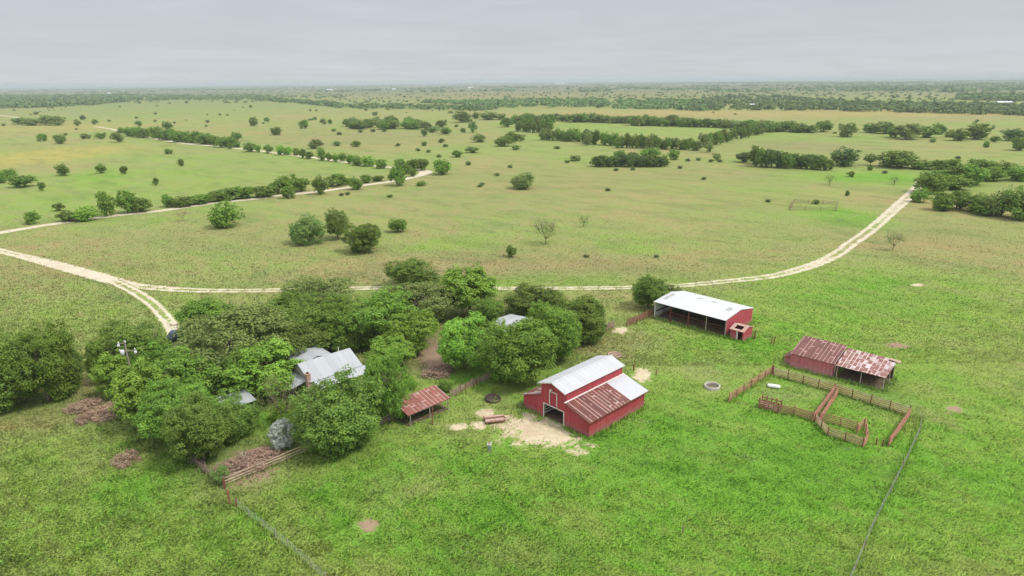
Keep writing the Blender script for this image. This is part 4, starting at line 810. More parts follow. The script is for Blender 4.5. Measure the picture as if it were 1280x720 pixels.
for x0, z0, x1, z1 in ((.44, 2.6, W3, 3.9),): tb_.bar((x0, -.5, z0), (x1, -.5, z1), .03, .14)
tb_.bar((.44, -.5, 2.62), (.44, L + .5, 2.62), .03, .12); tb_.build('barge_board', M['rust'], t)
cb_ = MB(); cb_.bar((W3 + .27, -.52, 5.25), (-6.55, -.52, 6.13), .03, .14); cb_.bar((W4 - .27, -.52, 5.25), (-6.55, -.52, 6.13), .03, .14); cb_.build('gable_trim', M['white_trim'], t)

# ------------------------------------------------------------------ white roofed open shed
t = thing('open_shed', 'long open fronted shed with bright white metal roof and red end wall', 'shed', (28.89, 123.69, 0), -.8)
WW, DD, VR = 15.5, 10.63, 5.39; EF, ER, EB = 3.46, 4.15, 3.05
rb = MB(); slab(rb, (-.08, -.46, EF - .01), (WW + .1, -.46, EF - .01), (WW + .1, VR, ER), (-.08, VR, ER), .08); slab(rb, (-.08, DD + .35, EB), (WW + .1, DD + .35, EB), (WW + .1, VR + .003, ER), (-.08, VR + .003, ER), .08); rf = rb.build('roof', M['whiteroof'], t)
def on_front(u0, u1, v0, v1, m, k=.02):
    z = lambda v: EF - .01 + (ER - EF + .01) * (v + .46) / (VR + .46) + k if v <= VR else ER + (EB - ER) * (v - VR) / (DD + .35 - VR) + k
    q = MB(); q.poly([(u0, v0, z(v0)), (u1, v0, z(v0)), (u1, v1, z(v1)), (u0, v1, z(v1))]); q.build('skylight', m, rf)
on_front(.7, 1.5, 1.6, 3.3, M['skylight']); on_front(.8, 1.6, 3.5, 5.0, M['skylight']); on_front(13.3, 14.2, 3.5, 5.1, M['skylight']); on_front(13.2, 14.1, .9, 3.3, M['skyback'])
on_front(5.7, 6.7, 5.5, 7.2, M['skylight'], .012); on_front(9.0, 10.0, 5.5, 7.0, M['skylight'], .012)
gable = lambda x: [(x, 0, 0), (x, DD, 0), (x, DD, EB - .08), (x, VR, ER - .09), (x, 0, EF - .06)]
q = MB(); q.prism(gable(WW), (-.08, 0, 0)); q.build('end_wall', M['redshed'], t)
q = MB(); q.prism(gable(0.08), (-.08, 0, 0)); q.build('end_wall', M['whitewall'], t, label='white lined end wall')
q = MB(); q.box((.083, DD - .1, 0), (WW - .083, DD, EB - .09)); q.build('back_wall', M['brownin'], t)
q = MB(); q.box((1.7, DD - .13, 1.5), (3.1, DD - .103, 2.7)); q.build('back_window', M['whitewall'], t)
q = MB(); q.box((.1, .3, 1.15), (.2, DD - .2, 1.4)); q.build('rub_rail', M['dark_in'], t)
for u in (3.6, 7.65, 11.45):
    q = MB(); q.box((u, -.1, 0), (u + .17, .07, EF - .11)); q.build('post', M['postred'] if u < 11 else M['postpale'], t)
q = MB(); q.box((WW - .02, -.14, 0), (WW + .12, 0, EF - .11)); q.build('post', M['postpale'], t)
q = MB(); q.box((-.02, -.14, 0), (.14, -.003, EF - .11)); q.build('post', M['white_trim'], t)
for u in (3.6, 7.65, 11.45):
    q = MB(); q.box((u, VR, 0), (u + .17, VR + .17, ER - .1)); q.build('inner_post', M['postred'], t)
q = MB(); q.box((.2, VR - .6, .05), (WW - .2, DD - .2, .09)); q.box((.2, .15, .02), (WW - .2, VR - .603, .05)); q.build('dirt_floor', M['straw'], t)
q = MB(); q.box((.3, 2.6, .75), (WW - .1, 2.7, .95)); q.box((.3, 2.6, .3), (WW - .1, 2.7, .45)); q.build('inner_rail', M['postred'], t)

t = thing('feed_shed', 'tiny red gabled shed with broken roof against the white roofed shed', 'shed', (40.44, 112.0, 0), -.8)
w_, d_, e_, r_ = 2.56, 3.54, 1.95, 2.55
q = MB(); q.box((0, 0, 0), (1.25, .08, e_)); q.box((2.35, 0, 0), (w_, .08, e_)); q.box((1.25, 0, 1.8), (2.35, .08, e_)); q.box((0, d_ - .08, 0), (w_, d_, e_)); q.build('wall', M['redshed'], t)
for x in (0, w_ - .08): q = MB(); q.prism([(x, .083, 0), (x, d_ - .083, 0), (x, d_ - .083, e_), (x, d_ / 2, r_ - .06), (x, .083, e_)], (.08, 0, 0)); q.build('gable_wall', M['redshed'], t)
q = MB(); q.box((1.2, -.03, 0), (1.5, -.003, 1.8)); q.build('door_post', M['white_trim'], t)
q = MB(); slab(q, (-.15, -.2, e_ - .02), (w_ + .15, -.2, e_ - .02), (w_ + .15, .35, e_ + .17), (-.15, .35, e_ + .17), .04); slab(q, (-.15, .353, e_ + .17), (.55, .353, e_ + .17), (.55, d_ / 2, r_), (-.15, d_ / 2, r_), .04); slab(q, (2.0, .353, e_ + .17), (w_ + .15, .353, e_ + .17), (w_ + .15, d_ / 2, r_), (2.0, d_ / 2, r_), .04)
slab(q, (.553, 1.4, e_ + .5), (1.997, 1.4, e_ + .5), (1.997, d_ / 2, r_), (.553, d_ / 2, r_), .04); slab(q, (-.15, d_ + .2, e_), (w_ + .15, d_ + .2, e_), (w_ + .15, d_ / 2 + .003, r_), (-.15, d_ / 2 + .003, r_), .04); q.build('roof', M['rustpale'], t, label='pale roof with a broken hole')
q = MB(); q.box((.09, .6, .02), (w_ - .09, d_ - .1, .06)); q.build('dirt_floor', M['dark_in'], t)

# ------------------------------------------------------------------ red hay shed with rusty carport
A_ = -.72; O_ = (46.36, 99.27, 0)
t = thing('hay_shed', 'faded red closed shed with brown rusted roof beside the carport', 'shed', O_, A_)
w_, d_, e_, r_ = 6.66, 6.3, 2.46, 3.56
for f, (p, v) in {'front_wall': ([(0, 0, .12), (w_, 0, .12), (w_, 0, e_), (0, 0, e_)], (0, .08, 0)), 'back_wall': ([(0, d_ - .08, 0), (w_, d_ - .08, 0), (w_, d_ - .08, r_ - .05), (0, d_ - .08, r_ - .05)], (0, .08, 0)),
                  'end_wall': ([(0, .083, 0), (0, d_ - .083, 0), (0, d_ - .083, r_ - .06), (0, .083, e_)], (.08, 0, 0))}.items(): MB().prism(p, v).build(f, M['redpale'], t)
MB().prism([(w_ - .08, .083, 0), (w_ - .08, d_ - .083, 0), (w_ - .08, d_ - .083, r_ - .06), (w_ - .08, .083, e_)], (.08, 0, 0)).build('end_wall', M['redpale'], t)
MB().box((.9, -.12, -.02), (w_ - .6, -.003, .16)).build('footing', M['concrete'], t)
q = MB(); slab(q, (-.12, -.22, e_ + .02), (w_ + .12, -.22, e_ + .02), (w_ + .12, d_ + .15, r_ + .03), (-.12, d_ + .15, r_ + .03), .05); q.build('roof', M['redroof'], t)
q = MB(); q.bar((w_ + .14, -.22, e_ + .05), (w_ + .14, d_ + .15, r_ + .06), .06, .1); q.bar((w_ + .3, -.2, 1.2), (w_ + .3, -.2, 2.4), .1, .1); q.build('edge_trim', M['postpale'], t)
t = thing('lean_annex', 'little low red box at the left end of the faded red shed', 'annex', O_, A_)
MB().prism([(-1.25, 1.0, 0), (-.02, 1.0, 0), (-.02, 1.0, 1.55), (-1.25, 1.0, 1.2)], (0, 2.6, 0)).build('wall', M['redpale'], t); q = MB(); slab(q, (-1.35, .9, 1.24), (-1.35, 3.7, 1.24), (-.02, 3.7, 1.62), (-.02, .9, 1.62), .04); q.build('roof', M['redroof'], t)
M['carroof'] = sheets('patchwork_rust_roof', (0.56, 0.47, 0.46), (0.28, 0.12, 0.10), (0.16, 0.07, 0.055), 0.58, wid=0.60, ln=1.3, along='X', seam=0.17, seamcol=(0.62, 0.50, 0.46), patches=0.6)
t = thing('carport', 'open rusty patchwork roofed carport on thin posts beside the red shed', 'carport', O_, A_)
c0, c1, ce, cr = 7.0, 14.17, 2.36, 3.3
q = MB(); slab(q, (c0, -.2, ce), (c1, -.2, ce), (c1 + .2, 6.1, cr - .1), (c0 - .05, 6.1, cr), .05); q.build('roof', M['carroof'], t)
q = MB(); slab(q, (c1 - .9, 5.2, cr + .06), (c1 + .75, 5.0, cr - .1), (c1 + .8, 5.75, cr - .06), (c1 - .8, 5.9, cr + .08), .03); q.build('loose_sheet', M['rustpale'], t)
for u, v in ((7.25, .05), (10.75, .05), (13.95, .05), (7.25, 5.8), (10.75, 5.8), (14.1, 5.8), (14.1, 3.0)): MB().tube((u, v, -.02), (u, v, ce - .03 + (cr - ce) * v / 6.1 - .06), .085, .07, 7).build('post', M['postpale'], t)
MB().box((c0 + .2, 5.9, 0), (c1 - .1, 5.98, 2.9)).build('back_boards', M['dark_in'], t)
q = MB(); q.bar((c0 + .1, .05, ce - .1), (c1, .05, ce - .1), .08, .14); q.bar((c1 - .05, 0, ce - .1), (c1 - .05, 6, cr - .25), .08, .12); q.build('beam', M['oldwood'], t)
MB().box((c0 + .3, .6, .01), (c1 - .3, 5.8, .05)).build('dirt_floor', M['straw'], t)

# ------------------------------------------------------------------ house
t = thing('house', 'grey metal roofed farmhouse half hidden by the trees', 'house', (-32.84, 91.35, 0), .747)
q = MB(); q.prism([(.1, -3.4, 0), (.1, 3.4, 0), (.1, 3.4, 3.15), (.1, 0, 4.85), (.1, -3.4, 3.15)], (8.3, 0, 0)); q.build('wall', M['housewall'], t)
q = MB(); slab(q, (-.25, -3.75, 3.2), (8.75, -3.75, 3.2), (8.75, 0, 5.05), (-.25, 0, 5.05), .08); slab(q, (-.25, 3.75, 3.2), (8.75, 3.75, 3.2), (8.75, .003, 5.05), (-.25, .003, 5.05), .08); q.build('roof', M['houseroof'], t)
q = MB(); slab(q, (.4, -5.5, 2.45), (9.4, -5.5, 2.45), (9.1, -3.72, 3.12), (.4, -3.72, 3.12), .06); q.build('porch_roof', M['houseroof'], t)
for u in (.6, 3.5, 6.4, 9.1): MB().box((u, -5.35, 0), (u + .12, -5.23, 2.4)).build('porch_post', M['white_trim'], t)
q = MB(); q.prism([(2.0, 3.45, 0), (7.3, 3.45, 0), (7.3, 3.45, 2.9), (4.6, 3.45, 3.6), (2.0, 3.45, 2.9)], (0, 5.6, 0)); q.build('back_wing_wall', M['housewall'], t)
q = MB(); slab(q, (1.6, 3.4, 2.95), (1.6, 9.4, 2.95), (4.6, 9.4, 3.85), (4.6, 3.4, 3.85), .07); slab(q, (7.7, 3.4, 2.95), (7.7, 9.4, 2.95), (4.603, 9.4, 3.85), (4.603, 3.4, 3.85), .07); q.build('back_wing_roof', M['houseroof'], t)
q = MB(); slab(q, (-2.6, -2.5, 2.5), (-2.6, 2.5, 2.5), (-.1, 2.5, 3.05), (-.1, -2.5, 3.05), .06); q.build('side_porch_roof', M['houseroof'], t)
q = MB(); q.box((-.5, -3.5, 0), (.08, -2.9, 4.35)); q.box((-.56, -3.56, 4.353), (.14, -2.84, 4.5)); ch = q.build('chimney', M['brick'], t); MB().box((-.38, -3.36, 4.503), (-.06, -3.04, 4.68)).build('flue', M['darkiron'], ch)
MB().tube((7.0, .5, 4.8), (7.0, .5, 5.5), .06, .06).build('vent_pipe', M['porcelain'], t)
for u in (1.6, 6.2): f = MB().box((u, -3.43, 1.0), (u + 1.0, -3.403, 2.3)).build('window', M['white_trim'], t); MB().box((u + .1, -3.45, 1.1), (u + .9, -3.433, 2.2)).build('pane', M['carglass'], f)
f = MB().box((8.403, -.6, 1.0), (8.43, .5, 2.3)).build('window', M['white_trim'], t); MB().box((8.433, -.5, 1.1), (8.45, .4, 2.2)).build('pane', M['carglass'], f)
# small outbuilding in the trees
t = thing('outbuilding', 'small rust red outbuilding with pale grey roof among the trees', 'outbuilding', (-4.4, 111.3, 0), math.atan2(-2.3, 4.0))
MB().prism([(0.1, .2, 0), (0.1, 8.2, 0), (0.1, 8.2, 2.7), (0.1, 4.2, 3.3), (0.1, .2, 2.7)], (4.6, 0, 0)).build('wall', M['brickwall'], t)
q = MB(); slab(q, (-.2, -.2, 2.75), (4.9, -.2, 2.75), (4.9, 4.2, 3.45), (-.2, 4.2, 3.45), .06); slab(q, (-.2, 8.6, 2.75), (4.9, 8.6, 2.75), (4.9, 4.203, 3.45), (-.2, 4.203, 3.45), .06); q.build('roof', M['houseroof'], t)
# white posted shelter
g = G(309, 520); t = thing('garden_shelter', 'small shelter with white posts at the edge of the left trees', 'shelter', (g[0], g[1], 0), .75)
q = MB(); slab(q, (-2.8, -.4, 2.2), (1.5, -.4, 2.2), (1.5, 3.4, 2.7), (-2.8, 3.4, 2.7), .06); q.build('roof', M['houseroof'], t)
for u, v in ((0, 0), (1.1, 0), (-2.4, 0), (1.1, 3), (-2.4, 3)): MB().box((u, v, 0), (u + .16, v + .16, 2.2)).build('post', M['white_trim'], t)
MB().box((-2.2, 2.9, 0), (1.0, 2.98, 2.3)).build('back_wall', M['brickwall'], t)
q = MB(); q.box((-.6, -.1, .0), (1.4, .1, .5)); q.build('low_wall', M['concrete'], t)
# rusty tin roofed shelter
P0 = G(510.6, 519.2, 1.9); P1 = G(563, 497.4, 1.9); P2_ = G(540.4, 482.1, 2.75); P3 = np.array([P2_[0] - (P1 - P0)[0], P2_[1] - (P1 - P0)[1], 2.75]); a = math.atan2((P1 - P0)[1], (P1 - P0)[0]); Lw = float(np.linalg.norm((P1 - P0)[:2]))
t = thing('tin_shelter', 'low open shelter with rusty patched tin roof by the rail fence', 'shelter', (P0[0], P0[1], 0), a); dv = P2_ - P1; dpt = -dv[0] * math.sin(a) + dv[1] * math.cos(a)
M['tinroof'] = sheets('rusty_patched_tin', (0.46, 0.33, 0.30), (0.32, 0.11, 0.085), (0.17, 0.06, 0.045), 0.78, wid=0.66, ln=1.7, along='X', seam=0.12, seamcol=(0.48, 0.36, 0.32), patches=0.35)
q = MB(); slab(q, (-.1, 0, 1.9), (Lw, 0, 1.9), (Lw, dpt, 2.75), (-.1, dpt, 2.75), .05); q.build('roof', M['tinroof'], t)
for u in (.35, Lw * .5, Lw - .4):
    for v in (.12, dpt - .15): MB().tube((u, v, 0), (u, v, 1.82 + .85 * v / dpt - .03), .08, .07, 7).build('post', M['postpale'], t)
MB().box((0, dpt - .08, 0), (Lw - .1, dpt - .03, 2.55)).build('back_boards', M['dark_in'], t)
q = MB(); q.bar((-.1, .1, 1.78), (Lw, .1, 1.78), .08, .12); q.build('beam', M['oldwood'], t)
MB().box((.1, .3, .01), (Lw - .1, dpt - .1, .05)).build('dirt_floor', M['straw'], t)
g = G(541, 531); t = thing('leaning_posts', 'pair of leaning poles propped against the front of the tin shelter', 'poles', (g[0], g[1], 0))
MB().tube((0, 0, 0), (.05, .15, 2.7), .07, .05).build('pole', M['postred'], t); MB().tube((-.35, .25, 0), (.12, .4, 2.5), .06, .045).build('pole', M['oldwood'], t)

# ------------------------------------------------------------------ fences
def perp(a, b): d = Vector((b[0] - a[0], b[1] - a[1], 0)).normalized(); return Vector((-d.y, d.x, 0))
rf_ = random.Random(31)
def railfence(name, label, pts, rails=5, h=1.45, post=2.2, m='corral', top=None, postm=None, pr=.07, sag=.03, cat='fence', width=.105, ph=.45):
    P = [G(*p) if len(p) == 2 else np.array(p) for p in pts]; t = thing(name, label, cat, (P[0][0], P[0][1], 0)); o = P[0]; first = True
    for i in range(len(P) - 1):
        a = Vector((P[i][0] - o[0], P[i][1] - o[1], 0)); b = Vector((P[i + 1][0] - o[0], P[i + 1][1] - o[1], 0)); k = max(1, round((b - a).length / post)); nn = perp(a, b)
        for j in range(k + 1):
            if j == 0 and not first: continue
            p = a.lerp(b, j / k); lean = Vector((rf_.uniform(-.06, .06), rf_.uniform(-.06, .06), 0)); MB().tube(p, p + lean + Vector((0, 0, h + rf_.uniform(.05, ph))), pr, pr * .85, 6).build('post', M[postm or m], t)
        first = False
        for r in range(rails):
            z = h * (r + .8) / rails + .0; mm = top if (top and r == rails - 1) else m
            for j in range(k):
                if rf_.random() < .04: continue
                p = a.lerp(b, j / k); q_ = a.lerp(b, (j + 1) / k); s = nn * (pr + .012)
                MB().bar(p + s + Vector((0, 0, z + rf_.uniform(-sag, sag))), q_ + s + Vector((0, 0, z + rf_.uniform(-sag, sag))), .06, width).build('rail', M[mm if rf_.random() > .18 else ('corral' if m == 'corral' else mm)], t)
    return t
E_ = dict(rails=5, h=1.35)
railfence('corral_fence', 'wing of corral rails running out towards the round tank', [(911, 503), (964, 468)], **E_)
railfence('corral_fence', 'long back side of the corral with bleached top boards', [(966, 470), (1042.5, 491), (1136, 521)], rails=5, h=1.45, m='corraltan', postm='postred', post=2.6, top='rail', width=.14)
railfence('corral_fence', 'right end of the corral in rusty red boards', [(1136, 521), (1110, 558)], rails=6, h=1.4, m='corral', width=.13)
railfence('corral_fence', 'double cross fence through the middle of the corral', [(1042.5, 491), (1016, 526)], **E_)
railfence('corral_fence', 'second run of the corral cross fence, close beside the first', [(1046, 494), (1024, 528)], rails=5, h=1.3, m='corral')
railfence('corral_fence', 'front side of the corral between chute and cross fence', [(971, 516), (992, 520), (1016, 527)], rails=6, h=1.35, width=.12)
railfence('corral_fence', 'outer rail of the bowed alley at the front of the corral', [(1018, 528), (1034, 545), (1056, 552), (1078, 559)], rails=5, h=1.25, m='corraltan', postm='postred')
railfence('corral_fence', 'inner rail of the alley at the front of the corral', [(1024, 527), (1050, 533), (1070, 539)], **E_)
railfence('corral_gate', 'short gate section closing the alley near its open end', [(1071, 543), (1080, 533), (1083, 552), (1078, 560)], rails=4, h=1.25, cat='gate')
t = thing('loading_chute', 'boxy red board loading chute at the left front of the corral', 'chute', (*G(948, 510)[:2], 0), math.atan2(*(G(972, 517) - G(948, 510))[:2][::-1])); ln_c = float(np.linalg.norm(G(972, 517) - G(948, 510)))
for v in (0, 1.3):
    q = MB()
    for z in ((.15, .4, .65, .95, 1.25) if v == 0 else (.3, .75, 1.25)): q.box((0, v, z), (ln_c, v + .04, z + .17))
    q.build('side_boards', M['corral'], t)
    for j in range(5): MB().box((ln_c * j / 4 - .06, v + .043, 0), (ln_c * j / 4 + .06, v + .15, 1.6)).build('post', M['postred'], t)
MB().prism([(0, .16, .75), (ln_c, .16, .15), (ln_c, 1.28, .15), (0, 1.28, .75)], (0, 0, -.06)).build('ramp', M['oldwood'], t)
q = MB(); q.box((-.06, .16, .7), (-.02, 1.3, .85)); q.box((-.06, .16, 1.35), (-.02, 1.3, 1.5)); q.build('end_boards', M['corral'], t)
for (x, y, lb) in [(1095, 556, 'lone short post in the corral opening, left of the two'), (1103, 558, 'lone short post in the corral opening, right of the two'), (965, 470, 'thick dark corner post at the back left of the corral')]:
    g = G(x, y); o = MB().tube((0, 0, 0), (.03, .02, 1.0 if x > 1000 else 2.0), .09 if x > 1000 else .14, .08, 7).build('fence_post', M['postred']); o.location = (g[0], g[1], 0); tag(o, lb, 'post')
railfence('old_pen_fence', 'small ruined pen fence far off in the right pasture', [(987, 263), (992, 254), (1047, 256.5), (1045, 264), (987, 263)], rails=3, h=1.5, m='oldwood', post=5.0, pr=.08, width=.12)
railfence('yard_rail_fence', 'pale pole rail fence along the front of the yard', [(281, 608), (394, 561)], rails=3, h=1.15, m='rail', postm='oldwood', post=4.0, width=.13, sag=.05)
railfence('yard_rail_fence', 'pole rail fence continuing behind the big dense tree to the tin shelter', [(394, 561), (453, 540), (500, 524)], rails=3, h=1.15, m='oldwood', post=2.6, width=.13, sag=.05)
railfence('yard_rail_fence', 'grey rail fence on the left side of the yard', [(279, 607), (258, 592), (236, 574)], rails=4, h=1.1, m='oldwood', post=2.0, sag=.12)
def palings(label, pts, h=1.15, m='pale', pitch=.17):
    P = [G(*p) for p in pts]; t = thing('paling_fence', label, 'fence', (P[0][0], P[0][1], 0)); o = P[0]; n_ = 0
    segs = [(Vector((P[i][0] - o[0], P[i][1] - o[1], 0)), Vector((P[i + 1][0] - o[0], P[i + 1][1] - o[1], 0))) for i in range(len(P) - 1)]
    tot = sum((b - a).length for a, b in segs); pitch = max(pitch, tot / 96)
    for a, b in segs:
        nn = perp(a, b); k = int((b - a).length / pitch); d = (b - a).normalized()
        for z in (.3, .85): MB().bar(a + nn * .05 + Vector((0, 0, z * h)), b + nn * .05 + Vector((0, 0, z * h)), .05, .09).build('rail', M[m], t)
        for j in range(k):
            if rf_.random() < .05: continue
            p = a.lerp(b, (j + .5) / k); w_ = pitch * .40; hh = h * rf_.uniform(.82, 1.12); ln2 = Vector((rf_.uniform(-.05, .05), rf_.uniform(-.05, .05), 0))
            MB().prism([p - d * w_, p + d * w_, p + d * w_ * .8 + ln2 + Vector((0, 0, hh)), p - d * w_ * .9 + ln2 + Vector((0, 0, hh * .97))], -nn * .025).build('paling', M[m if rf_.random() > .15 else 'palered'], t)
        for j in range(int((b - a).length / 2.4) + 1): p = a + d * min(j * 2.4, (b - a).length); MB().tube(p + nn * .14, p + nn * .14 + Vector((0, 0, h * 1.08)), .07, .06).build('post', M['oldwood'], t)
palings('weathered paling fence from the tin shelter towards the big trees', [(563, 497), (592, 483), (624, 470)], 1.25)
palings('low reddish paling fence under the rightmost copse trees', [(718, 432), (742, 422), (752, 415)], 1.05, 'palered')
palings('paling fence end beside the worn gap behind the barn', [(752, 416), (768, 409)], 1.4, 'pale')
palings('reddish paling fence joining the white roofed shed', [(784, 408), (817, 394)], 1.5, 'palered')
def brushwood(label, pts, seed):
    r = random.Random(seed); P = [G(*p) for p in pts]; t = thing('brushwood_fence', label, 'fence', (P[0][0], P[0][1], 0)); o = P[0]
    for i in range(len(P) - 1):
        a = Vector((P[i][0] - o[0], P[i][1] - o[1], 0)); b = Vector((P[i + 1][0] - o[0], P[i + 1][1] - o[1], 0))
        for j in range(int((b - a).length / .28)):
            p = a.lerp(b, r.random()); q = p + Vector((r.uniform(-1.3, .9), r.uniform(-1.1, .5), 0)); MB().tube(p + Vector((0, 0, r.uniform(.5, 1.3))), q + Vector((0, 0, .02)), .045, .035, 5).build('stake', M['oldwood' if r.random() < .7 else 'barkpale'], t)
        for z in (.5, .95): MB().tube(a + Vector((0, 0, z)), b + Vector((0, 0, z + r.uniform(-.2, .2))), .05, .04).build('rail', M['oldwood'], t)
brushwood('leaning brushwood fence below the left copse', [(219, 560), (238, 572), (258, 588)], 4)
def wirefence(label, pts, h=1.1, post=3.0, m='wire', gap=.5, rp='postpale'):
    P = [G(*p) for p in pts]; t = thing('wire_fence', label, 'fence', (P[0][0], P[0][1], 0)); o = P[0]; q = MB(); q2 = MB()
    for i in range(len(P) - 1):
        a = Vector((P[i][0] - o[0], P[i][1] - o[1], 0)); b = Vector((P[i + 1][0] - o[0], P[i + 1][1] - o[1], 0)); k = max(1, round((b - a).length / post))
        for j in range(k + 1):
            if j == k and i < len(P) - 2: continue
            p = a.lerp(b, j / k); MB().tube(p, p + Vector((rf_.uniform(-.08, .08), rf_.uniform(-.08, .08), h + .1)), .05, .045, 5).build('post', M[rp if rf_.random() < .7 else 'oldwood'], t)
        for z in range(5): q.tube(a + Vector((0, 0, .15 + z * (h - .15) / 4)), b + Vector((0, 0, .15 + z * (h - .15) / 4)), .008, .008, 3)
        for j in range(int((b - a).length / gap)): p = a.lerp(b, (j + .5) / int((b - a).length / gap + 1)); q.tube(p + Vector((0, 0, .05)), p + Vector((0, 0, h)), .008, .008, 3)
    q.build('wire_mesh', M[m], t); return t
wirefence('grey wire fence running from the yard corner to the bottom edge', [(296, 634), (330, 660), (360, 685), (388, 709), (408, 728)])
wirefence('curved grey wire fence from the corral corner down to the bottom edge', [(1151, 523), (1149, 541), (1134, 574), (1113, 616), (1091, 659), (1068, 714), (1058, 738)], 1.15, 3.5)
for (x, y, h, r, lb, mm) in [(281, 611, 1.5, .13, 'left one of the two thick posts at the yard fence corner', 'postred'), (288, 631, 1.7, .12, 'tall leaning rusty brace post below the yard corner', 'postred'), (296, 634, 1.2, .11, 'rusty end post where the wire fence starts', 'postred'),
                             (853, 667, .9, .08, 'single stub post in the open foreground grass', 'oldwood'), (964, 430, 1.3, .09, 'left one of the two posts right of the tiny red shed', 'postred'), (967.5, 430, 1.5, .09, 'right one of the two posts right of the tiny red shed', 'postred'), (943, 424, 1.6, .12, 'stout post at the right of the tiny red shed', 'postred'), (792, 463, 1.1, .13, 'red post left of the pale dirt behind the barn', 'postred'), (820, 469, .9, .09, 'red post right of the pale dirt behind the barn', 'postred')]:
    g = G(x, y); o = MB().tube((0, 0, -.05), (-.35 if 'leaning' in lb else .04, .5 if 'leaning' in lb else .02, h), r, r * .85, 7).build('fence_post', M[mm]); o.location = (g[0], g[1], 0); tag(o, lb, 'post')

# ------------------------------------------------------------------ yard things
g = G(890, 484.5); t = thing('stock_tank', 'round pale concrete water tank in the grass left of the corral', 'water tank', (g[0], g[1], 0))
MB().lathe([(1.22, 0), (1.22, .46), (1.18, .5), (1.05, .5), (1.02, .46), (1.02, .08)], n=32).build('rim', M['concrete'], t, True); MB().lathe([(1.03, .15), (.01, .15)], n=32).build('tank_floor', M['murk'], t)
g = G(967, 485); t = thing('white_tub', 'white oblong tub lying inside the corral', 'tub', (g[0], g[1], .32), -.35)
q = MB(); 
prof = [(-.95, .12), (-.9, .28), (-.75, .36), (.75, .36), (.9, .28), (.95, .12)]; n_ = 14; k = 0
for (x, r) in prof:
    for i in range(n_): a = 2 * PI * i / n_; q.v.append((x, math.cos(a) * r, math.sin(a) * r * .85))
for a_ in range(len(prof) - 1):
    for i in range(n_): j = (i + 1) % n_; q.f.append([a_ * n_ + i, a_ * n_ + j, (a_ + 1) * n_ + j, (a_ + 1) * n_ + i])
q.f.append(list(range(n_))); q.f.append([len(prof) * n_ - 1 - i for i in range(n_)]); q.build('shell', M['enamel'], t, True)
for x in (-.5, .5): MB().box((x - .06, -.3, -.32), (x + .06, .3, -.24)).build('foot', M['darkiron'], t)
MB().tube((-.97, 0, 0), (-1.08, 0, 0), .12, .12, 10).build('end_cap', M['darkiron'], t)
g = G(768, 445); o = MB().lathe([(1.15, 0), (1.18, .35), (1.12, .38), (1.06, .34), (1.04, .1), (.02, .08)], n=28).build('rusty_trough', M['rustpale'], None, True); o.location = (g[0], g[1], 0); tag(o, 'round rusty stock trough behind the red barn', 'trough')
g = G(616, 500); o = MB().lathe([(1.15, 0), (1.2, .4), (1.14, .45), (1.05, .38), (1.0, .06), (.02, .04)], n=26).build('rusty_trough', M['darkiron'], None, True); o.location = (g[0], g[1], .02); o.rotation_euler = (.12, .1, 0); tag(o, 'dark rusty ring trough in the weeds left of the barn', 'trough')
g = G(618, 527); g1 = G(605, 528); g2 = G(631, 525); a = math.atan2((g2 - g1)[1], (g2 - g1)[0]); t = thing('land_roller', 'rusty farm implement with two long pale drums on the dirt patch', 'farm implement', (g[0], g[1], 0), a)
for v, zz in ((-.35, .36), (.55, .36)):
    dr = MB().tube((-1.35, v, zz), (1.35, v, zz), .3, .3, 16).build('drum', M['rustpale'], t, False)
q = MB()
for x in (-1.45, 1.42): q.box((x, -.7, .3), (x + .08, .95, .42))
q.box((-1.37, -.8, .32), (1.42, -.72, .44)); q.box((-1.37, .95, .32), (1.42, 1.03, .44)); q.box((-1.37, .06, .62), (1.42, .14, .7)); q.bar((-1.41, .1, .42), (-1.41, .1, .66), .08, .08); q.bar((1.46, .1, .42), (1.46, .1, .66), .08, .08); q.build('frame', M['rust'], t)
MB().bar((1.5, .1, .5), (2.1, -.5, .15), .07, .07).build('drawbar', M['rust'], t)

# utility pole
g = G(155.5, 425.5, 9.3); t = thing('utility_pole', 'wooden utility pole with white transformer rising from the left trees', 'utility pole', (g[0], g[1], 0), .25)
MB().tube((0, 0, -.1), (-.05, 0, 9.3), .17, .11, 9).build('pole', M['pole'], t)
q = MB(); q.box((-.95, -.14, 7.55), (1.35, -.04, 7.68)); q.build('crossarm', M['pole'], t); q = MB(); q.bar((-.85, -.1, 8.85), (.15, -.1, 8.95), .1, .1); q.build('upper_arm', M['pole'], t)
q = MB().lathe([(.02, 0), (.27, .02), (.28, .8), (.2, .9), (.05, .93)], c=(-.55, -.15, 6.95), n=14); q.build('transformer', M['porcelain'], t, True)
for x, z in ((1.2, 7.68), (-.85, 7.68), (-.85, 8.9), (.1, 9.0)): MB().lathe([(.03, 0), (.1, .04), (.06, .1), (.11, .15), (.07, .24), (.02, .3)], c=(x, -.1, z), n=10).build('insulator', M['porcelain'], t)
MB().lathe([(.08, 0), (.2, .05), (.22, .3), (.06, .42)], c=(1.2, -.1, 7.1), n=12).build('arrester', M['porcelain'], t); MB().lathe([(.08, 0), (.2, .05), (.2, .28), (.06, .36)], c=(-.9, -.1, 8.45), n=12).build('arrester', M['porcelain'], t)

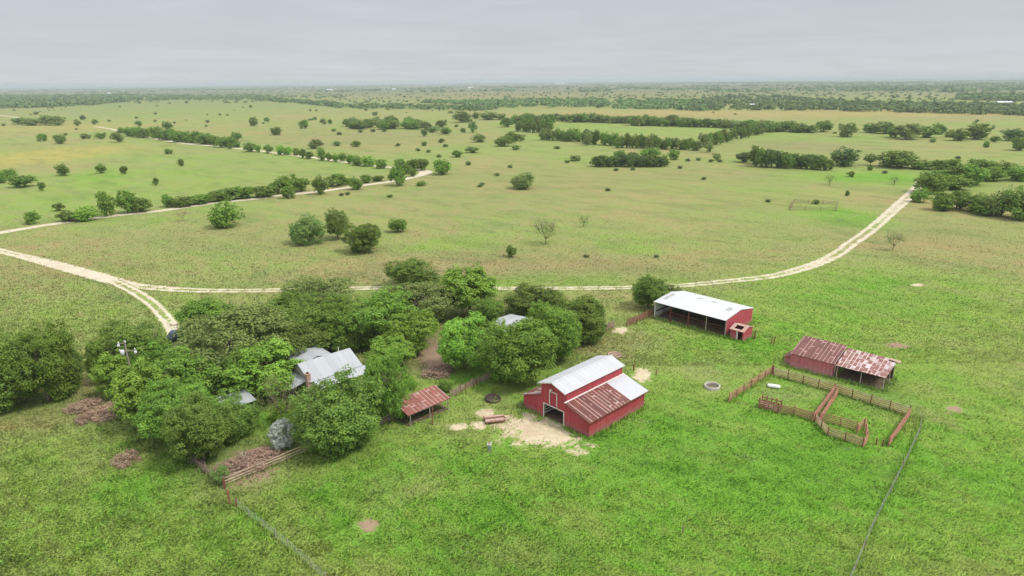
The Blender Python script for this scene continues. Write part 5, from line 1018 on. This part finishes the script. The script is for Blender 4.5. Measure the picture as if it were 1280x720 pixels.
# parked car, mostly behind the trees
g = G(219, 422); t = thing('parked_car', 'dark blue car parked where the track meets the trees', 'car', (g[0], g[1], 0), math.radians(100))
def ring(x, w, z0, z1): return [(x, -w, z0), (x, w, z0), (x, w, z1), (x, -w, z1)]
def loft(mb, rings):
    k = len(mb.v)
    for r in rings: mb.v += r
    for i in range(len(rings) - 1):
        for j in range(4): a_, b_ = k + i * 4 + j, k + i * 4 + (j + 1) % 4; mb.f.append([a_, b_, b_ + 4, a_ + 4])
    mb.f.append([k, k + 3, k + 2, k + 1]); e = k + 4 * (len(rings) - 1); mb.f.append([e, e + 1, e + 2, e + 3])
q = MB(); loft(q, [ring(-2.3, .78, .4, .8), ring(-2.2, .88, .3, .95), ring(-1.2, .92, .28, 1.02), ring(1.0, .92, .28, 1.0), ring(1.9, .88, .3, .88), ring(2.3, .74, .4, .7)]); bd = q.build('body', M['carpaint'], t, True)
q = MB(); loft(q, [[(-1.9, -.75, 1.0), (-1.9, .75, 1.0), (-1.9, .75, 1.01), (-1.9, -.75, 1.01)], [(-1.3, -.8, .98), (-1.3, .8, .98), (-1.3, .62, 1.42), (-1.3, -.62, 1.42)], [(.3, -.82, .98), (.3, .82, .98), (.3, .62, 1.45), (.3, -.62, 1.45)], [(1.15, -.8, .95), (1.15, .8, .95), (1.15, .78, .97), (1.15, -.78, .97)]]); q.build('cabin_glass', M['carglass'], t, True)
MB().box((-1.25, -.6, 1.43), (.3, .6, 1.48)).build('roof', M['carpaint'], t)
for x in (-1.4, 1.4):
    for s in (-1, 1): wl = MB().tube((x, s * .78, .33), (x, s * .95, .33), .33, .33, 18).build('wheel', M['tyre'], t); MB().tube((x, s * .953, .33), (x, s * .965, .33), .2, .2, 14).build('rim', M['rim'], wl)
for s in (-1, 1): MB().box((-2.33, s * .62 - .14, .62), (-2.25, s * .62 + .14, .76)).build('tail_light', M['lamp'], t); MB().box((2.24, s * .55 - .15, .58), (2.33, s * .55 + .15, .68)).build('headlight', M['porcelain'], t)

# logs and boards lying about
for (x, y, l_, a_, lb) in [(217.5, 407, 1.6, .1, 'short dark log lying across the track above the blue car'), (655, 505, 1.6, .5, 'old board lying against the left lean-to of the barn'), (776, 447, 1.8, -.3, 'pale board in the weeds behind the barn')]:
    g = G(x, y); o = MB().tube((-l_ / 2, 0, .1), (l_ / 2, 0, .12), .13, .11, 7).build('log', M['rust' if x < 300 else 'oldwood']); o.location = (g[0], g[1], 0); o.rotation_euler.z = a_; tag(o, lb, 'log')

# ------------------------------------------------------------------ person
def skin(name, joints, edges, m, parent, lv=2, root=0):
    me = bpy.data.meshes.new(name); me.from_pydata([j[:3] for j in joints], edges, []); o = bpy.data.objects.new(name, me); C.objects.link(o); o.parent = parent; me.materials.append(m)
    md = o.modifiers.new('skin', 'SKIN'); md.use_smooth_shade = True
    for i, j in enumerate(joints): r = j[3]; me.skin_vertices[0].data[i].radius = (r, j[4] if len(j) > 4 else r)
    me.skin_vertices[0].data[root].use_root = True
    s = o.modifiers.new('sub', 'SUBSURF'); s.levels = lv; s.render_levels = lv; return o
g = G(612, 565.5); t = thing('person', 'person in white shirt and grey blue jeans standing in the grass, hands raised', 'person', (g[0], g[1], 0), .1)
J = [(0, 0, .98, .15, .11), (0, 0, 1.2, .14, .10), (0, -.01, 1.42, .16, .10), (0, -.01, 1.52, .06), (0, -.02, 1.62, .085), (0, -.02, 1.72, .08),
     (-.19, 0, 1.44, .058), (-.25, -.05, 1.17, .046), (-.12, -.28, 1.24, .034), (-.07, -.35, 1.28, .026), (.19, 0, 1.44, .058), (.25, -.05, 1.17, .046), (.12, -.28, 1.24, .034), (.07, -.35, 1.28, .026),
     (-.1, 0, .9, .09), (-.12, -.01, .5, .062), (-.13, .02, .09, .042), (-.14, -.12, .04, .035), (.1, 0, .9, .09), (.12, -.01, .5, .062), (.14, .02, .09, .042), (.16, -.12, .04, .035)]
Ed = [(0, 1), (1, 2), (2, 3), (3, 4), (4, 5), (2, 6), (6, 7), (7, 8), (8, 9), (2, 10), (10, 11), (11, 12), (12, 13), (0, 14), (14, 15), (15, 16), (16, 17), (0, 18), (18, 19), (19, 20), (20, 21)]
k = len(J)
for s, wr in ((-1, 9), (1, 13)):
    for f, (dx, ln3) in enumerate(((-.028, .062), (-.010, .072), (.010, .068), (.026, .054))):
        J += [(s * .07 + dx, -.38, 1.285, .0095), (s * .07 + dx * 1.2, -.38 - ln3 * .6, 1.28, .009), (s * .07 + dx * 1.1, -.38 - ln3, 1.255, .008)]; Ed += [(wr, k), (k, k + 1), (k + 1, k + 2)]; k += 3
    J += [(s * .035, -.37, 1.30, .010), (s * .012, -.39, 1.31, .009)]; Ed += [(wr, k), (k, k + 1)]; k += 2
skin('body', J, Ed, M['skin'], t, 2)
skin('shirt', [(0, 0, .96, .165, .125), (0, 0, 1.2, .155, .115), (0, -.01, 1.43, .175, .115), (-.2, 0, 1.44, .075), (-.25, -.05, 1.18, .062), (-.17, -.2, 1.21, .052), (.2, 0, 1.44, .075), (.25, -.05, 1.18, .062), (.17, -.2, 1.21, .052)], [(0, 1), (1, 2), (2, 3), (3, 4), (4, 5), (2, 6), (6, 7), (7, 8)], M['shirt'], t)
skin('trousers', [(0, 0, .97, .155, .12), (-.1, 0, .88, .105), (-.12, -.01, .5, .08), (-.13, .02, .12, .07), (.1, 0, .88, .105), (.12, -.01, .5, .08), (.14, .02, .12, .07)], [(0, 1), (1, 2), (2, 3), (0, 4), (4, 5), (5, 6)], M['jeans'], t)
skin('hair', [(0, .02, 1.68, .088), (0, .015, 1.76, .078)], [(0, 1)], M['hat'], t)
q = MB().lathe([(.012, 0), (.016, .02), (.004, .045)], c=(0, -.115, 1.64), n=8); q.build('nose', M['skin'], t, True)
for s in (-1, 1): MB().lathe([(.001, -.01), (.012, 0), (.001, .01)], c=(s * .033, -.098, 1.675), n=8).build('eye', M['darkiron'], t); MB().lathe([(.004, -.03), (.02, 0), (.004, .03)], c=(s * .085, -.01, 1.66), n=8).build('ear', M['skin'], t, True)
MB().box((-.025, -.104, 1.605), (.025, -.096, 1.612)).build('mouth', M['rust'], t)
for s, x in ((-1, -.135), (1, .15)): skin('shoe', [(x, .04, .05, .05, .045), (x + s * .01, -.14, .04, .045, .035)], [(0, 1)], M['shoe'], t)
o = thing('remote_controller', 'small dark remote controller held up by the person', 'controller', (g[0], g[1], 0), .1); MB().box((-.1, -.47, 1.23), (.1, -.38, 1.27)).build('case', M['darkiron'], o); MB().box((-.07, -.46, 1.273), (.07, -.44, 1.37)).build('screen', M['porcelain'], o)

# ------------------------------------------------------------------ the air
hz = MB().box((-27000, -300, -1), (27000, 30500, 60)).build('haze', None); tag(hz, 'thin pale haze lying over the plain', 'haze', kind='stuff')
m = bpy.data.materials.new('haze_air'); m.use_nodes = True; tt = m.node_tree; tt.nodes.clear(); pv = nd(tt, 'ShaderNodeVolumePrincipled'); pv.inputs['Color'].default_value = (0.60, 0.68, 0.76, 1); pv.inputs['Density'].default_value = 0.00013; pv.inputs['Anisotropy'].default_value = 0.0
oo = nd(tt, 'ShaderNodeOutputMaterial'); tt.links.new(pv.outputs[0], oo.inputs['Volume']); hz.data.materials.append(m)
